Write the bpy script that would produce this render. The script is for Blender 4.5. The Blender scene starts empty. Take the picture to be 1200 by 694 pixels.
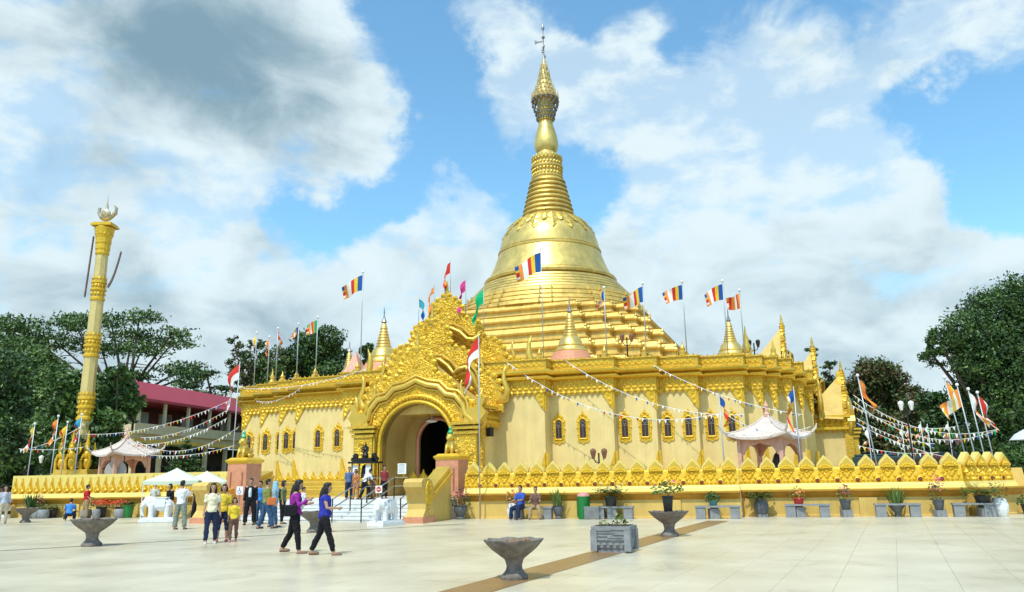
import bpy, math, random
import numpy as np
from mathutils import Vector, Matrix
random.seed(7)
S = bpy.context.scene; C = S.collection
rad = math.radians; PI = math.pi
# ---------------------------------------------------------------- camera
F, PT, RL, H = 915.0, rad(13.1), rad(1.0), 1.6
cp, sp, cr, sr = math.cos(PT), math.sin(PT), math.cos(RL), math.sin(RL)
FW = Vector((0, cp, sp)); U0 = Vector((0, -sp, cp)); R0 = Vector((1, 0, 0))
RT = R0*cr-U0*sr; UP = U0*cr+R0*sr
cam = bpy.data.cameras.new('camera'); camo = bpy.data.objects.new('camera', cam); C.objects.link(camo)
cam.sensor_width = 36; cam.lens = F/1200*36; cam.clip_end = 6000; cam.clip_start = .1
m = Matrix((RT, UP, -FW)).transposed().to_4x4(); m.translation = (0, 0, H); camo.matrix_world = m
S.camera = camo
S.view_settings.view_transform = 'Standard'; S.view_settings.look = 'None'
S.view_settings.exposure = 0.0; S.view_settings.gamma = 1; S.view_settings.use_curve_mapping = False
# ---------------------------------------------------------------- sun and sky
SUN_EL, SUN_AZ = 60, 204      # azimuth clockwise from +Y: behind the camera, a little left
se, sa = rad(SUN_EL), rad(SUN_AZ)
sd = Vector((math.sin(sa)*math.cos(se), math.cos(sa)*math.cos(se), math.sin(se)))
sl = bpy.data.lights.new('sun', 'SUN'); sl.energy = 3.7; sl.angle = rad(0.6); sl.color = (1, .95, .85)
so = bpy.data.objects.new('sun', sl); C.objects.link(so); so.rotation_euler = sd.to_track_quat('Z', 'Y').to_euler()
W = bpy.data.worlds.new('World'); S.world = W; W.use_nodes = True
nt = W.node_tree; nt.nodes.clear()
def N(t, **k):
    n = nt.nodes.new(t)
    for a, b in k.items(): setattr(n, a, b)
    return n
def LK(a, b): nt.links.new(a, b)
def M(op, a, b=None, c=None, clamp=False):
    n = N('ShaderNodeMath', operation=op, use_clamp=clamp)
    for i, x in enumerate((a, b, c)):
        if x is None: continue
        if isinstance(x, (int, float)): n.inputs[i].default_value = x
        else: LK(x, n.inputs[i])
    return n.outputs[0]
def raydir(u, v): return (FW+RT*((u-600)/F)+UP*((347-v)/F)).normalized()
tc = N('ShaderNodeTexCoord'); D = tc.outputs['Generated']
def noise(vec, sc, det, rough, dist=0, off=(0, 0, 0), st=(1, 1, 1)):
    mp = N('ShaderNodeMapping'); mp.inputs['Location'].default_value = off; mp.inputs['Scale'].default_value = st; LK(vec, mp.inputs[0])
    n = N('ShaderNodeTexNoise'); n.inputs['Scale'].default_value = sc; n.inputs['Detail'].default_value = det
    n.inputs['Roughness'].default_value = rough; n.inputs['Distortion'].default_value = dist; LK(mp.outputs[0], n.inputs[0])
    return n.outputs[0]
big = noise(D, 3.6, 4, .5, .3, (3.1, 1.7, 0), (1, 1, 1.9)); mid = noise(D, 8.5, 10, .62, .35, (1.3, 4, 2), (1, 1, 1.5)); puff = noise(D, 7.0, 9, .55, .5, (5.2, .3, 7), (1, 1, 1.7))
warp = N('ShaderNodeTexNoise'); warp.inputs['Scale'].default_value = 5; warp.inputs['Detail'].default_value = 7; warp.inputs['Roughness'].default_value = .6; LK(D, warp.inputs[0])
wv = N('ShaderNodeVectorMath', operation='MULTIPLY_ADD'); LK(warp.outputs['Color'], wv.inputs[0]); wv.inputs[1].default_value = (.22,)*3; LK(D, wv.inputs[2])
wv2 = N('ShaderNodeVectorMath', operation='SUBTRACT'); LK(wv.outputs[0], wv2.inputs[0]); wv2.inputs[1].default_value = (.11,)*3
def blobs(lst):
    tot = None
    for u, v, r, w in lst:
        d = N('ShaderNodeVectorMath', operation='DISTANCE'); LK(wv2.outputs[0], d.inputs[0]); d.inputs[1].default_value = raydir(u, v)
        mr = N('ShaderNodeMapRange', interpolation_type='SMOOTHSTEP'); LK(d.outputs['Value'], mr.inputs[0])
        mr.inputs[1].default_value = 0; mr.inputs[2].default_value = r/F*1.25; mr.inputs[3].default_value = w; mr.inputs[4].default_value = 0
        tot = mr.outputs[0] if tot is None else M('ADD', tot, mr.outputs[0])
    return tot
cover = blobs([(40, 130, 220, 1.0), (230, 60, 220, 1.0), (180, 220, 110, .5), (400, 90, 110, .7), (355, 225, 45, .55), (250, 300, 45, .5),
    (215, 310, 70, .8), (50, 370, 150, .7), (180, 370, 150, .6), (330, 370, 110, .5), (470, 350, 120, .9), (520, 290, 90, .8), (540, 220, 60, .3), (610, 60, 100, .8), (740, 110, 140, .85),
    (900, 190, 140, .7), (960, 250, 140, .6), (800, 270, 130, .8), (700, 290, 80, .5), (1000, 370, 170, .7), (880, 370, 140, .8), (1160, 310, 110, .8), (960, 90, 110, .55), (1090, 70, 110, .5), (1100, 250, 90, .4), (1150, 30, 80, .3),
    (400, 270, 90, -.7), (300, 270, 60, -.5), (470, 200, 60, -.4), (100, 262, 90, -.6), (20, 290, 70, -.6), (500, 40, 90, -.8), (510, 130, 70, -.5), (720, 15, 60, -.4), (820, 50, 70, -.4), (850, 110, 40, -.3),
    (1175, 215, 80, -1.0), (1110, 150, 50, -.6), (1170, 130, 60, -.4), (690, 215, 80, -.8), (570, 190, 60, -.4), (1050, 150, 40, -.3), (1080, 410, 60, -.5), (1040, 20, 50, -.4), (1130, 230, 40, -.4)])
cov = M('ADD', M('ADD', M('MULTIPLY', big, .9), M('MULTIPLY', mid, 1.5)), M('MULTIPLY', cover, .85))
sz = N('ShaderNodeSeparateXYZ'); LK(D, sz.inputs[0])
bank = N('ShaderNodeMapRange', interpolation_type='SMOOTHSTEP'); LK(sz.outputs[2], bank.inputs[0]); bank.inputs[1].default_value = .05; bank.inputs[2].default_value = .37; bank.inputs[3].default_value = .72; bank.inputs[4].default_value = .06
cov = M('ADD', cov, bank.outputs[0])   # distant cloud banks close up towards the horizon
mk = N('ShaderNodeMapRange', interpolation_type='SMOOTHSTEP'); LK(cov, mk.inputs[0]); mk.inputs[1].default_value = 1.24; mk.inputs[2].default_value = 1.74; mk.inputs[4].default_value = .97
grey = blobs([(180, 40, 170, .75), (300, 90, 120, .7), (380, 110, 70, .4), (80, 190, 70, .35), (110, 370, 140, .4), (330, 370, 130, .4), (480, 350, 80, .15), (760, 340, 100, .15), (960, 360, 150, .2),
    (40, 110, 100, -.5), (215, 300, 55, -.6), (690, 70, 120, -.3), (920, 170, 130, -.35), (580, 250, 60, -.2)])
wisp = noise(D, 9.5, 10, .58, .12, (9.2, 2.2, 4.1), (1, 1, 1.8)); wr = N('ShaderNodeMapRange', interpolation_type='SMOOTHSTEP'); LK(M('ADD', wisp, M('ADD', M('MULTIPLY', bank.outputs[0], .34), M('MULTIPLY', grey, .22))), wr.inputs[0]); wr.inputs[1].default_value = .42; wr.inputs[2].default_value = .61; wr.inputs[3].default_value = .52
mkw = M('MULTIPLY', mk.outputs[0], wr.outputs[0])
gn = M('ADD', M('ADD', grey, M('MULTIPLY', bank.outputs[0], .45)), M('MULTIPLY', M('SUBTRACT', puff, .45), 2.3))
gm = N('ShaderNodeMapRange', interpolation_type='SMOOTHSTEP'); LK(gn, gm.inputs[0]); gm.inputs[1].default_value = -.02; gm.inputs[2].default_value = 1.5
cr_ = N('ShaderNodeMixRGB'); LK(gm.outputs[0], cr_.inputs[0]); cr_.inputs[1].default_value = (.90, 1.05, 1.10, 1); cr_.inputs[2].default_value = (.26, .42, .52, 1)
sky = N('ShaderNodeTexSky', sky_type='NISHITA'); sky.sun_disc = False; sky.sun_elevation = se; sky.sun_rotation = sa; sky.ozone_density = 1.6; sky.dust_density = 1.0
hs = N('ShaderNodeMixRGB', blend_type='MULTIPLY'); hs.inputs[0].default_value = 1; hs.inputs[2].default_value = (1.28, 1.86, 1.84, 1); LK(sky.outputs[0], hs.inputs[1])
b1 = N('ShaderNodeBackground'); LK(hs.outputs[0], b1.inputs[0]); b1.inputs[1].default_value = .14
b2 = N('ShaderNodeBackground'); LK(cr_.outputs[0], b2.inputs[0]); b2.inputs[1].default_value = .90
mx = N('ShaderNodeMixShader'); LK(mkw, mx.inputs[0]); LK(b1.outputs[0], mx.inputs[1]); LK(b2.outputs[0], mx.inputs[2])
wo = N('ShaderNodeOutputWorld'); LK(mx.outputs[0], wo.inputs[0])
# ---------------------------------------------------------------- positions measured on the ground
TH = rad(20); A = Vector((math.cos(TH), -math.sin(TH))); B = Vector((math.sin(TH), math.cos(TH))); G = Vector((-4.73, 38.1))
def LW(a, b): p = G+a*A+b*B; return p.x, p.y
def col(u, Y): return (u-600)*cp/F*Y*1.0        # lateral position of a picture column near eye level, Y metres away
def atp(u, v, Y): d = FW+RT*((u-600)/F)+UP*((347-v)/F); t = Y/d.y; return Vector((d.x*t, Y, H+d.z*t))
def gnd(u, v, z=0): d = FW+RT*((u-600)/F)+UP*((347-v)/F); t = (z-H)/d.z; return Vector((d.x*t, d.y*t, z))
# ---------------------------------------------------------------- materials
MT = {}
def mat(name, c, rough=.6, metal=0, spec=.5, n=0.0, ns=8, bump=0, bs=30, c2=None, voro=False, streak=0, rv=0, emit=None):
    if name in MT: return MT[name]
    m = bpy.data.materials.new(name); m.use_nodes = True; t = m.node_tree; p = t.nodes['Principled BSDF']
    p.inputs['Base Color'].default_value = (*c, 1); p.inputs['Roughness'].default_value = rough; p.inputs['Metallic'].default_value = metal
    p.inputs['Specular IOR Level'].default_value = spec
    if emit: p.inputs['Emission Color'].default_value = (*emit, 1); p.inputs['Emission Strength'].default_value = 1
    co = t.nodes.new('ShaderNodeTexCoord')
    if n or c2:
        nz = t.nodes.new('ShaderNodeTexNoise'); nz.inputs['Scale'].default_value = ns; nz.inputs['Detail'].default_value = 7; nz.inputs['Roughness'].default_value = .65
        t.links.new(co.outputs['Object'], nz.inputs[0])
        rp = t.nodes.new('ShaderNodeValToRGB'); e = rp.color_ramp.elements
        e[0].position = .32; e[1].position = .7
        e[0].color = (*[max(0, x*(1-n)) for x in c], 1); e[1].color = (*(c2 or [min(1, x*(1+n*.6)) for x in c]), 1)
        t.links.new(nz.outputs[0], rp.inputs[0]); t.links.new(rp.outputs[0], p.inputs['Base Color'])
        if streak:
            mp = t.nodes.new('ShaderNodeMapping'); mp.inputs['Scale'].default_value = (2.2, 2.2, .16); t.links.new(co.outputs['Object'], mp.inputs[0])
            n2 = t.nodes.new('ShaderNodeTexNoise'); n2.inputs['Scale'].default_value = 1.6; n2.inputs['Detail'].default_value = 8; n2.inputs['Roughness'].default_value = .7; t.links.new(mp.outputs[0], n2.inputs[0])
            r2 = t.nodes.new('ShaderNodeValToRGB'); q = r2.color_ramp.elements; q[0].position = .40; q[0].color = (1-streak, 1-streak*1.05, 1-streak*1.2, 1); q[1].position = .58; q[1].color = (1, 1, 1, 1); t.links.new(n2.outputs[0], r2.inputs[0])
            mu = t.nodes.new('ShaderNodeMixRGB'); mu.blend_type = 'MULTIPLY'; mu.inputs[0].default_value = 1; t.links.new(rp.outputs[0], mu.inputs[1]); t.links.new(r2.outputs[0], mu.inputs[2]); t.links.new(mu.outputs[0], p.inputs['Base Color'])
        if rv:
            mr = t.nodes.new('ShaderNodeMapRange'); mr.inputs[1].default_value = .3; mr.inputs[2].default_value = .7; mr.inputs[3].default_value = rough-rv; mr.inputs[4].default_value = rough+rv; t.links.new(nz.outputs[0], mr.inputs[0]); t.links.new(mr.outputs[0], p.inputs['Roughness'])
    if bump:
        if voro:
            nb = t.nodes.new('ShaderNodeTexVoronoi'); out = nb.outputs['Distance']
        else:
            nb = t.nodes.new('ShaderNodeTexNoise'); nb.inputs['Detail'].default_value = 5; out = nb.outputs[0]
        nb.inputs['Scale'].default_value = bs; t.links.new(co.outputs['Object'], nb.inputs[0])
        bm = t.nodes.new('ShaderNodeBump'); bm.inputs['Strength'].default_value = bump; bm.inputs['Distance'].default_value = .05
        t.links.new(out, bm.inputs['Height']); t.links.new(bm.outputs[0], p.inputs['Normal'])
    MT[name] = m; return m
GOLD = mat('gold_leaf_paint', (.74, .50, .085), .36, .55, n=.16, ns=.9, bump=.10, bs=14)
GOLDS = mat('stupa_gold', (.78, .57, .17), .40, .6, n=.20, ns=.9, rv=.10, streak=.12, bump=.08, bs=5)
ORN = mat('ornament_gold', (.76, .48, .03), .42, .3, n=.22, ns=5, bump=.3, bs=26)
ORN2 = mat('gilded_relief', (.66, .42, .04), .40, .35, n=.25, ns=7, bump=.45, bs=19, voro=True)
DEEP = mat('deep_gold', (.46, .22, .012), .5, .15, n=.2, ns=4)
WALL = mat('cream_wall', (.77, .60, .245), .68, 0, n=.10, ns=1.1, streak=.08, bump=.04, bs=40)
FWALL = mat('yellow_wall', (.67, .46, .12), .6, 0, n=.14, ns=1.2, streak=.12, bump=.04, bs=30)
CAPW = mat('pale_gold_paint', (.78, .62, .18), .45, .15, n=.12, ns=5)
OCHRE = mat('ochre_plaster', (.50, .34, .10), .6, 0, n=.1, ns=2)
PINK = mat('salmon_stone', (.62, .27, .15), .6, 0, n=.18, ns=5)
PINKL = mat('pale_pink_stone', (.66, .38, .28), .65, 0, n=.2, ns=5)
ROOFW = mat('weathered_white_roof', (.66, .56, .49), .7, 0, n=.22, ns=6, bump=.1, bs=20)
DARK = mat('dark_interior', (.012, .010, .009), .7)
GLASS = mat('dark_window_glass', (.045, .022, .015), .12, 0)
BLACKM = mat('black_iron', (.015, .014, .013), .45, .2)
STONE = mat('grey_stone', (.21, .18, .15), .85, 0, n=.45, ns=7, bump=.5, bs=22)
STONEB = mat('dark_wet_stone', (.08, .08, .085), .6, 0, n=.4, ns=9, bump=.3, bs=20)
CONC = mat('pale_concrete', (.25, .26, .265), .8, 0, n=.28, ns=5, bump=.2, bs=25)
MARB = mat('white_marble', (.76, .78, .79), .45, 0, n=.12, ns=6, bump=.15, bs=14)
WHITE = mat('white_paint', (.80, .80, .76), .5)
STEP = mat('white_step_stone', (.66, .67, .64), .4, n=.08, ns=3)
STEEL = mat('steel_tube', (.45, .46, .47), .3, .8)
POLE = mat('galvanised_pole', (.40, .44, .45), .45, .4)
REDR = mat('red_sheet_roof', (.40, .035, .05), .5, 0, n=.15, ns=2)
BEIGE = mat('beige_concrete', (.66, .57, .34), .75, 0, n=.12, ns=2)
DGRN = mat('green_plastic', (.01, .20, .04), .4)
POTG = mat('grey_pot', (.10, .11, .12), .55, n=.3, ns=8)
POTB = mat('black_pot', (.02, .02, .02), .5)
POTR = mat('red_pot', (.45, .03, .03), .5)
POTT = mat('teal_pot', (.06, .22, .22), .45)
SOIL = mat('soil', (.05, .035, .02), .95)
L1 = mat('leaf_mid', (.085, .165, .028), .5, n=.3, ns=2); L2 = mat('leaf_dark', (.042, .10, .02), .55, n=.3, ns=2)
L3 = mat('leaf_light', (.13, .21, .035), .5, n=.3, ns=2); L4 = mat('leaf_olive', (.09, .10, .022), .6, n=.35, ns=2); L5 = mat('leaf_brown', (.12, .085, .03), .65, n=.35, ns=2)
BARK = mat('bark', (.10, .08, .055), .9, n=.35, ns=5)
FRED = mat('red_petals', (.75, .10, .03), .5); FPNK = mat('pink_petals', (.70, .12, .25), .5); FORG = mat('orange_leaves', (.65, .24, .06), .5)
cl = lambda n, c, **k: mat('cloth_'+n, c, .8, 0, .2, n=.12, ns=9, **k)
FB, FY, FR, FWH, FO = cl('blue', (.02, .09, .32)), cl('yellow', (.75, .52, .04)), cl('red', (.60, .04, .03)), cl('white', (.78, .76, .70)), cl('orange', (.78, .27, .05))
FG, FP, FC = cl('green', (.01, .42, .16)), cl('magenta', (.70, .06, .28)), cl('cyan', (.05, .33, .42))
# ---------------------------------------------------------------- mesh builder
class MB:
    def __init__(s): s.v = []; s.f = []; s.m = []; s.k = 0
    def add(s, vs, fs, mi=None, X=None):
        o = len(s.v); s.v += [tuple(X @ Vector(p)) for p in vs] if X is not None else [tuple(p) for p in vs]
        s.f += [tuple(i+o for i in f) for f in fs]; s.m += [s.k if mi is None else mi]*len(fs); return s
    def box(s, c, d, rz=0, mi=None, X=None, taper=1):
        x, y, z = d[0]/2, d[1]/2, d[2]/2; T = taper
        vs = [(-x, -y, -z), (x, -y, -z), (x, y, -z), (-x, y, -z), (-x*T, -y*T, z), (x*T, -y*T, z), (x*T, y*T, z), (-x*T, y*T, z)]
        Q = Matrix.Translation(c) @ Matrix.Rotation(rz, 4, 'Z')
        if X is not None: Q = X @ Q
        return s.add(vs, [(0, 3, 2, 1), (4, 5, 6, 7), (0, 1, 5, 4), (1, 2, 6, 5), (2, 3, 7, 6), (3, 0, 4, 7)], mi, Q)
    def lathe(s, prof, n=24, c=(0, 0, 0), mi=None, ph=0, sq=1, X=None, cap=True):
        vs = []; fs = []
        for r, z in prof:
            for i in range(n):
                t = 2*PI*i/n+ph; vs.append((c[0]+r*math.cos(t), c[1]+r*math.sin(t)*sq, c[2]+z))
        for j in range(len(prof)-1):
            for i in range(n): a = j*n+i; b = j*n+(i+1) % n; fs.append((a, b, b+n, a+n))
        if cap: fs.append(tuple(range(n))[::-1]); fs.append(tuple((len(prof)-1)*n+i for i in range(n)))
        return s.add(vs, fs, mi, X)
    def tube(s, path, rr, n=8, mi=None, X=None, cap=True):
        P = [Vector(p) for p in path]; 
        if not hasattr(rr, '__len__'): rr = [rr]*len(P)
        vs = []; fs = []; up = None
        for i, p in enumerate(P):
            d = (P[min(i+1, len(P)-1)]-P[max(i-1, 0)])
            if d.length < 1e-9: d = Vector((0, 0, 1))
            d.normalize()
            if up is None: up = Vector((0, 0, 1)) if abs(d.z) < .9 else Vector((1, 0, 0))
            a = d.cross(up)
            if a.length < 1e-4: a = d.cross(Vector((0, 1, .1)))
            a.normalize(); b = a.cross(d).normalized(); up = b
            for k in range(n): t = 2*PI*k/n; vs.append(p+(a*math.cos(t)+b*math.sin(t))*rr[i])
        for j in range(len(P)-1):
            for i in range(n): a = j*n+i; b = j*n+(i+1) % n; fs.append((a, a+n, b+n, b))
        if cap: fs.append(tuple(range(n))); fs.append(tuple((len(P)-1)*n+i for i in range(n))[::-1])
        return s.add(vs, fs, mi, X)
    def ball(s, c, r, n=10, mi=None, X=None):
        if not hasattr(r, '__len__'): r = (r, r, r)
        m = n//2+1; pr = [(math.sin(PI*j/m), -math.cos(PI*j/m)) for j in range(m+1)]
        pr[0] = (.02, -1); pr[-1] = (.02, 1)
        Q = Matrix.Translation(c) @ Matrix.Diagonal((*r, 1))
        if X is not None: Q = X @ Q
        return s.lathe(pr, n, mi=mi, X=Q)
    def prism(s, out, y0, y1, mi=None, X=None, side=None):
        # outline in (x, z), thickness y0 (front) to y1
        n = len(out); vs = [(x, y0, z) for x, z in out]+[(x, y1, z) for x, z in out]
        s.add(vs, [tuple(range(n)), tuple(range(2*n-1, n-1, -1))], mi, X)
        return s.add(vs, [(i, i+n, (i+1) % n+n, (i+1) % n) for i in range(n)], mi if side is None else side, X)
    def build(s, name, mats, parent=None, smooth=False, loc=None, rz=0, **props):
        me = bpy.data.meshes.new(name); me.from_pydata(s.v, [], s.f)
        for m_ in (mats if isinstance(mats, (list, tuple)) else [mats]): me.materials.append(m_)
        if any(s.m): me.polygons.foreach_set('material_index', s.m)
        if smooth:
            me.polygons.foreach_set('use_smooth', [True]*len(s.f))
            if smooth != 'all': me.set_sharp_from_angle(angle=rad(smooth if smooth > 1 else 40))
        me.update()
        return ob(name, me, parent, loc, rz, **props)
def ob(name, me, parent=None, loc=None, rz=0, **props):
    o = bpy.data.objects.new(name, me); C.objects.link(o)
    if parent: o.parent = parent
    if loc is not None: o.location = loc
    if rz: o.rotation_euler = (0, 0, rz)
    for k, v in props.items(): o[k] = v
    return o
def thing(name, label, cat, loc=(0, 0, 0), rz=0, group=None):
    o = ob(name, None, None, loc, rz, label=label, category=cat)
    if group: o['group'] = group
    return o
def kids(o): return [c for c in bpy.data.objects if c.parent == o]
def copy_tree(o, parent=None, loc=None, rz=None, label=None):
    def rec(s, p):
        c = s.copy(); C.objects.link(c); c.parent = p
        for k in CH.get(s.name, []): rec(k, c)
        return c
    CH = {}
    for q in bpy.data.objects:
        if q.parent: CH.setdefault(q.parent.name, []).append(q)
    r = rec(o, parent)
    if loc is not None: r.location = loc
    if rz is not None: r.rotation_euler[2] = rz
    if label: r['label'] = label
    return r
def npmesh(name, V, Fq, mats, mi=None, parent=None, **props):
    me = bpy.data.meshes.new(name); n = len(V); k = Fq.shape[1]
    me.vertices.add(n); me.vertices.foreach_set('co', V.astype(np.float32).ravel())
    me.loops.add(Fq.size); me.loops.foreach_set('vertex_index', Fq.astype(np.int32).ravel())
    me.polygons.add(len(Fq)); me.polygons.foreach_set('loop_start', np.arange(0, Fq.size, k, dtype=np.int32))
    for m_ in mats: me.materials.append(m_)
    if mi is not None: me.polygons.foreach_set('material_index', mi.astype(np.int32))
    me.update(calc_edges=True); me.validate()
    return ob(name, me, parent, **props)
# ================================================================= GROUND
g = MB(); g.add([(-1500, -300, 0), (1500, -300, 0), (1500, 3000, 0), (-1500, 3000, 0)], [(0, 1, 2, 3)])
g.build('ground', mat('dry_grass', (.06, .085, .03), .9, n=.5, ns=.05), kind='structure')
def strip(name, pts, z, m_, **k):
    b = MB(); b.add([(p[0], p[1], z) for p in pts], [tuple(range(len(pts)))]); return b.build(name, m_, **k)
PB = (gnd(540, 689)+gnd(579, 694))/2; PE = gnd(838, 612); bd = (PE-PB).normalized(); bn = Vector((bd.y, -bd.x, 0))
ta = math.atan2(bd.x, bd.y)
GROUT = mat('tile_grout', (.60, .54, .385), .38)
pl = strip('plaza', [(-60, -20), (45, -20), (45, 60), (-60, 60)], .004, GROUT, kind='structure')
def tile_mat(name, c):
    m_ = bpy.data.materials.new(name); m_.use_nodes = True; t = m_.node_tree; p = t.nodes['Principled BSDF']
    oi = t.nodes.new('ShaderNodeObjectInfo'); geo = t.nodes.new('ShaderNodeNewGeometry'); nz = t.nodes.new('ShaderNodeTexNoise')
    nz.inputs['Scale'].default_value = .45; nz.inputs['Detail'].default_value = 8; nz.inputs['Roughness'].default_value = .6; t.links.new(geo.outputs['Position'], nz.inputs[0])
    ad = t.nodes.new('ShaderNodeMath'); ad.operation = 'MULTIPLY_ADD'; ad.inputs[1].default_value = .10
    at = t.nodes.new('ShaderNodeAttribute'); at.attribute_name = 'tone'; 
    sm = t.nodes.new('ShaderNodeMath'); sm.operation = 'ADD'; t.links.new(geo.outputs['Random Per Island'], sm.inputs[0]); t.links.new(oi.outputs['Random'], sm.inputs[1])
    t.links.new(sm.outputs[0], ad.inputs[0]); t.links.new(nz.outputs[0], ad.inputs[2])
    rp = t.nodes.new('ShaderNodeValToRGB'); e = rp.color_ramp.elements; e[0].position = .3; e[1].position = .85
    e[0].color = (*[x*.76 for x in c], 1); e[1].color = (*[x*1.08 for x in c], 1)
    t.links.new(ad.outputs[0], rp.inputs[0]); t.links.new(rp.outputs[0], p.inputs['Base Color'])
    nz2 = t.nodes.new('ShaderNodeTexNoise'); nz2.inputs['Scale'].default_value = .9; nz2.inputs['Detail'].default_value = 10; nz2.inputs['Roughness'].default_value = .72; nz2.inputs['Distortion'].default_value = .8; t.links.new(geo.outputs['Position'], nz2.inputs[0])
    r3 = t.nodes.new('ShaderNodeValToRGB'); q = r3.color_ramp.elements; q[0].position = .36; q[0].color = (.86, .85, .82, 1); q[1].position = .46; q[1].color = (1, 1, 1, 1); t.links.new(nz2.outputs[0], r3.inputs[0])
    mu = t.nodes.new('ShaderNodeMixRGB'); mu.blend_type = 'MULTIPLY'; mu.inputs[0].default_value = 1; t.links.new(rp.outputs[0], mu.inputs[1]); t.links.new(r3.outputs[0], mu.inputs[2]); t.links.new(mu.outputs[0], p.inputs['Base Color'])
    r2 = t.nodes.new('ShaderNodeMapRange'); r2.inputs[3].default_value = .22; r2.inputs[4].default_value = .42; t.links.new(nz.outputs[0], r2.inputs[0]); t.links.new(r2.outputs[0], p.inputs['Roughness'])
    return m_
TILE = tile_mat('cream_floor_tile', (.64, .575, .41))
TS = .8
def tile_xy(i, j): q = PB+bn*(i*TS)+bd*(j*TS); return q.x, q.y
tm = MB(); hw = TS/2-.0025; tm.add([(-hw, -hw, .012), (hw, -hw, .012), (hw, hw, .012), (-hw, hw, .012), (-hw-.002, -hw-.002, .002), (hw+.002, -hw-.002, .002), (hw+.002, hw+.002, .002), (-hw-.002, hw+.002, .002)],
    [(0, 1, 2, 3), (4, 5, 1, 0), (5, 6, 2, 1), (6, 7, 3, 2), (7, 4, 0, 3)])
near = []; far = []
for i in range(-75, 60):
    for j in range(-25, 75):
        x, y = tile_xy(i+.5, j+.5)
        if y < 3 or y > 46 or x < -46 or x > 30: continue
        vis = y > 10.5 and abs(x) < y*.66
        (near if vis else far).append((math.hypot(x, y), x, y))
near.sort(); far += near[300:]; near = near[:300]
first = None
for d, x, y in near:
    if first is None: first = tm.build('floor_tile', TILE, pl, loc=(x, y, .004), rz=-ta)
    else: ob('floor_tile', first.data, pl, (x, y, .004), -ta)
tv = np.array(tm.v[:4]); ct, st = math.cos(-ta), math.sin(-ta)
tv = np.stack([tv[:, 0]*ct-tv[:, 1]*st, tv[:, 0]*st+tv[:, 1]*ct, tv[:, 2]+.004], 1)
fa = np.array([(x, y, 0) for d, x, y in far]); V = (fa[:, None, :]+tv[None]).reshape(-1, 3)
npmesh('floor_tile', V, np.arange(len(V)).reshape(-1, 4), [TILE], parent=pl, kind='stuff')
BAND = mat('brown_granite_band', (.28, .165, .065), .35, n=.2, ns=3)
q0 = PB-bd*14; q1 = PE+bd*.5; w = .37
strip('paving_band', [q0-bn*w, q0+bn*w, q1+bn*w, q1-bn*w], .021, BAND, kind='structure')
LINE = mat('grey_paving_line', (.20, .18, .13), .4)
def gline(u0, v0, u1, v1, wd, z=.0215):
    a, b = gnd(u0, v0), gnd(u1, v1); d = (b-a).normalized(); n_ = Vector((d.y, -d.x, 0))*wd/2
    strip('paving_line', [a-n_, a+n_, b+n_, b-n_], z, LINE, kind='structure')
gline(-160, 656, 300, 629, .16); gline(300, 629, 545, 614.5, .14, .0221); gline(-60, 616.5, 262, 612, .12)
# ================================================================= relief helper
def leaf(mb, x, y, z, s, ang, d=.06, mi=None, X=None, asp=.5):
    """raised flame-shaped leaf on a front (x,z) surface whose outward side is -y"""
    c, s_ = math.cos(ang), math.sin(ang)
    pts = [(0, -.5, 0), (asp*.9, -.15, 0), (asp*.55, .2, 0), (.08, .62, 0), (-asp*.55, .2, 0), (-asp*.9, -.15, 0), (0, -.05, 1)]
    vs = [(x+(px*c-pz*s_)*s, y-(d if k else 0), z+(px*s_+pz*c)*s) for px, pz, k in pts]
    mb.add(vs, [(i, (i+1) % 6, 6) for i in range(6)], mi, X)
def inside(poly, x, z):
    r = False; n = len(poly)
    for i in range(n):
        x1, z1 = poly[i]; x2, z2 = poly[i-1]
        if (z1 > z) != (z2 > z) and x < (x2-x1)*(z-z1)/(z2-z1)+x1: r = not r
    return r
def relief(poly, y, s, dens=1.0, hole=None, seed=1):
    mb = MB(); rn = random.Random(seed); xs = [p[0] for p in poly]; zs = [p[1] for p in poly]
    n = int((max(xs)-min(xs))*(max(zs)-min(zs))/(s*s)*3.2); cell = {}
    for i in range(n):
        x, z = rn.uniform(min(xs), max(xs)), rn.uniform(min(zs), max(zs)); k = (round(x/s/.55), round(z/s/.55))
        if k in cell or not inside(poly, x, z) or (hole and inside(hole, x, z)): continue
        cell[k] = 1; sw = math.sin(x*2.3+seed)*1.4+math.cos(z*2.9)*1.6
        leaf(mb, x, y, z, s*rn.uniform(.7, 1.3), sw+rn.uniform(-.5, .5), s*rn.uniform(.15, .32), asp=rn.uniform(.35, .55))
        if rn.random() < .12*dens: mb.ball((x+s*.3, y-s*.08, z), s*.2, 6)
    # S-shaped scrolls
    for i in range(int(n*.012)):
        x, z = rn.uniform(min(xs), max(xs)), rn.uniform(min(zs), max(zs))
        if not inside(poly, x, z) or (hole and inside(hole, x, z)): continue
        r0 = s*rn.uniform(.8, 1.6); sg = rn.choice((-1, 1)); t0 = rn.uniform(0, 6)
        P = []
        for k in range(9):
            t = k/8*4.4; rr = r0*(1-t/6); q = (x+sg*rr*math.cos(t+t0), y-.04, z+rr*math.sin(t+t0))
            if inside(poly, q[0], q[2]) and not (hole and inside(hole, q[0], q[2])): P.append(q)
        if len(P) > 4: mb.tube(P, s*.13, 5)
    return mb
def offs(poly, o):
    n = len(poly); R = []
    for i in range(n):
        p0, p1, p2 = Vector(poly[i-1]), Vector(poly[i]), Vector(poly[(i+1) % n])
        d1 = (p1-p0).normalized(); d2 = (p2-p1).normalized(); n1 = Vector((d1.y, -d1.x)); n2 = Vector((d2.y, -d2.x))
        b = n1+n2; b = b/max(.2, b.dot(n1)) if b.length > 1e-6 else n1
        R.append(p1+b*o)
    return R
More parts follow.
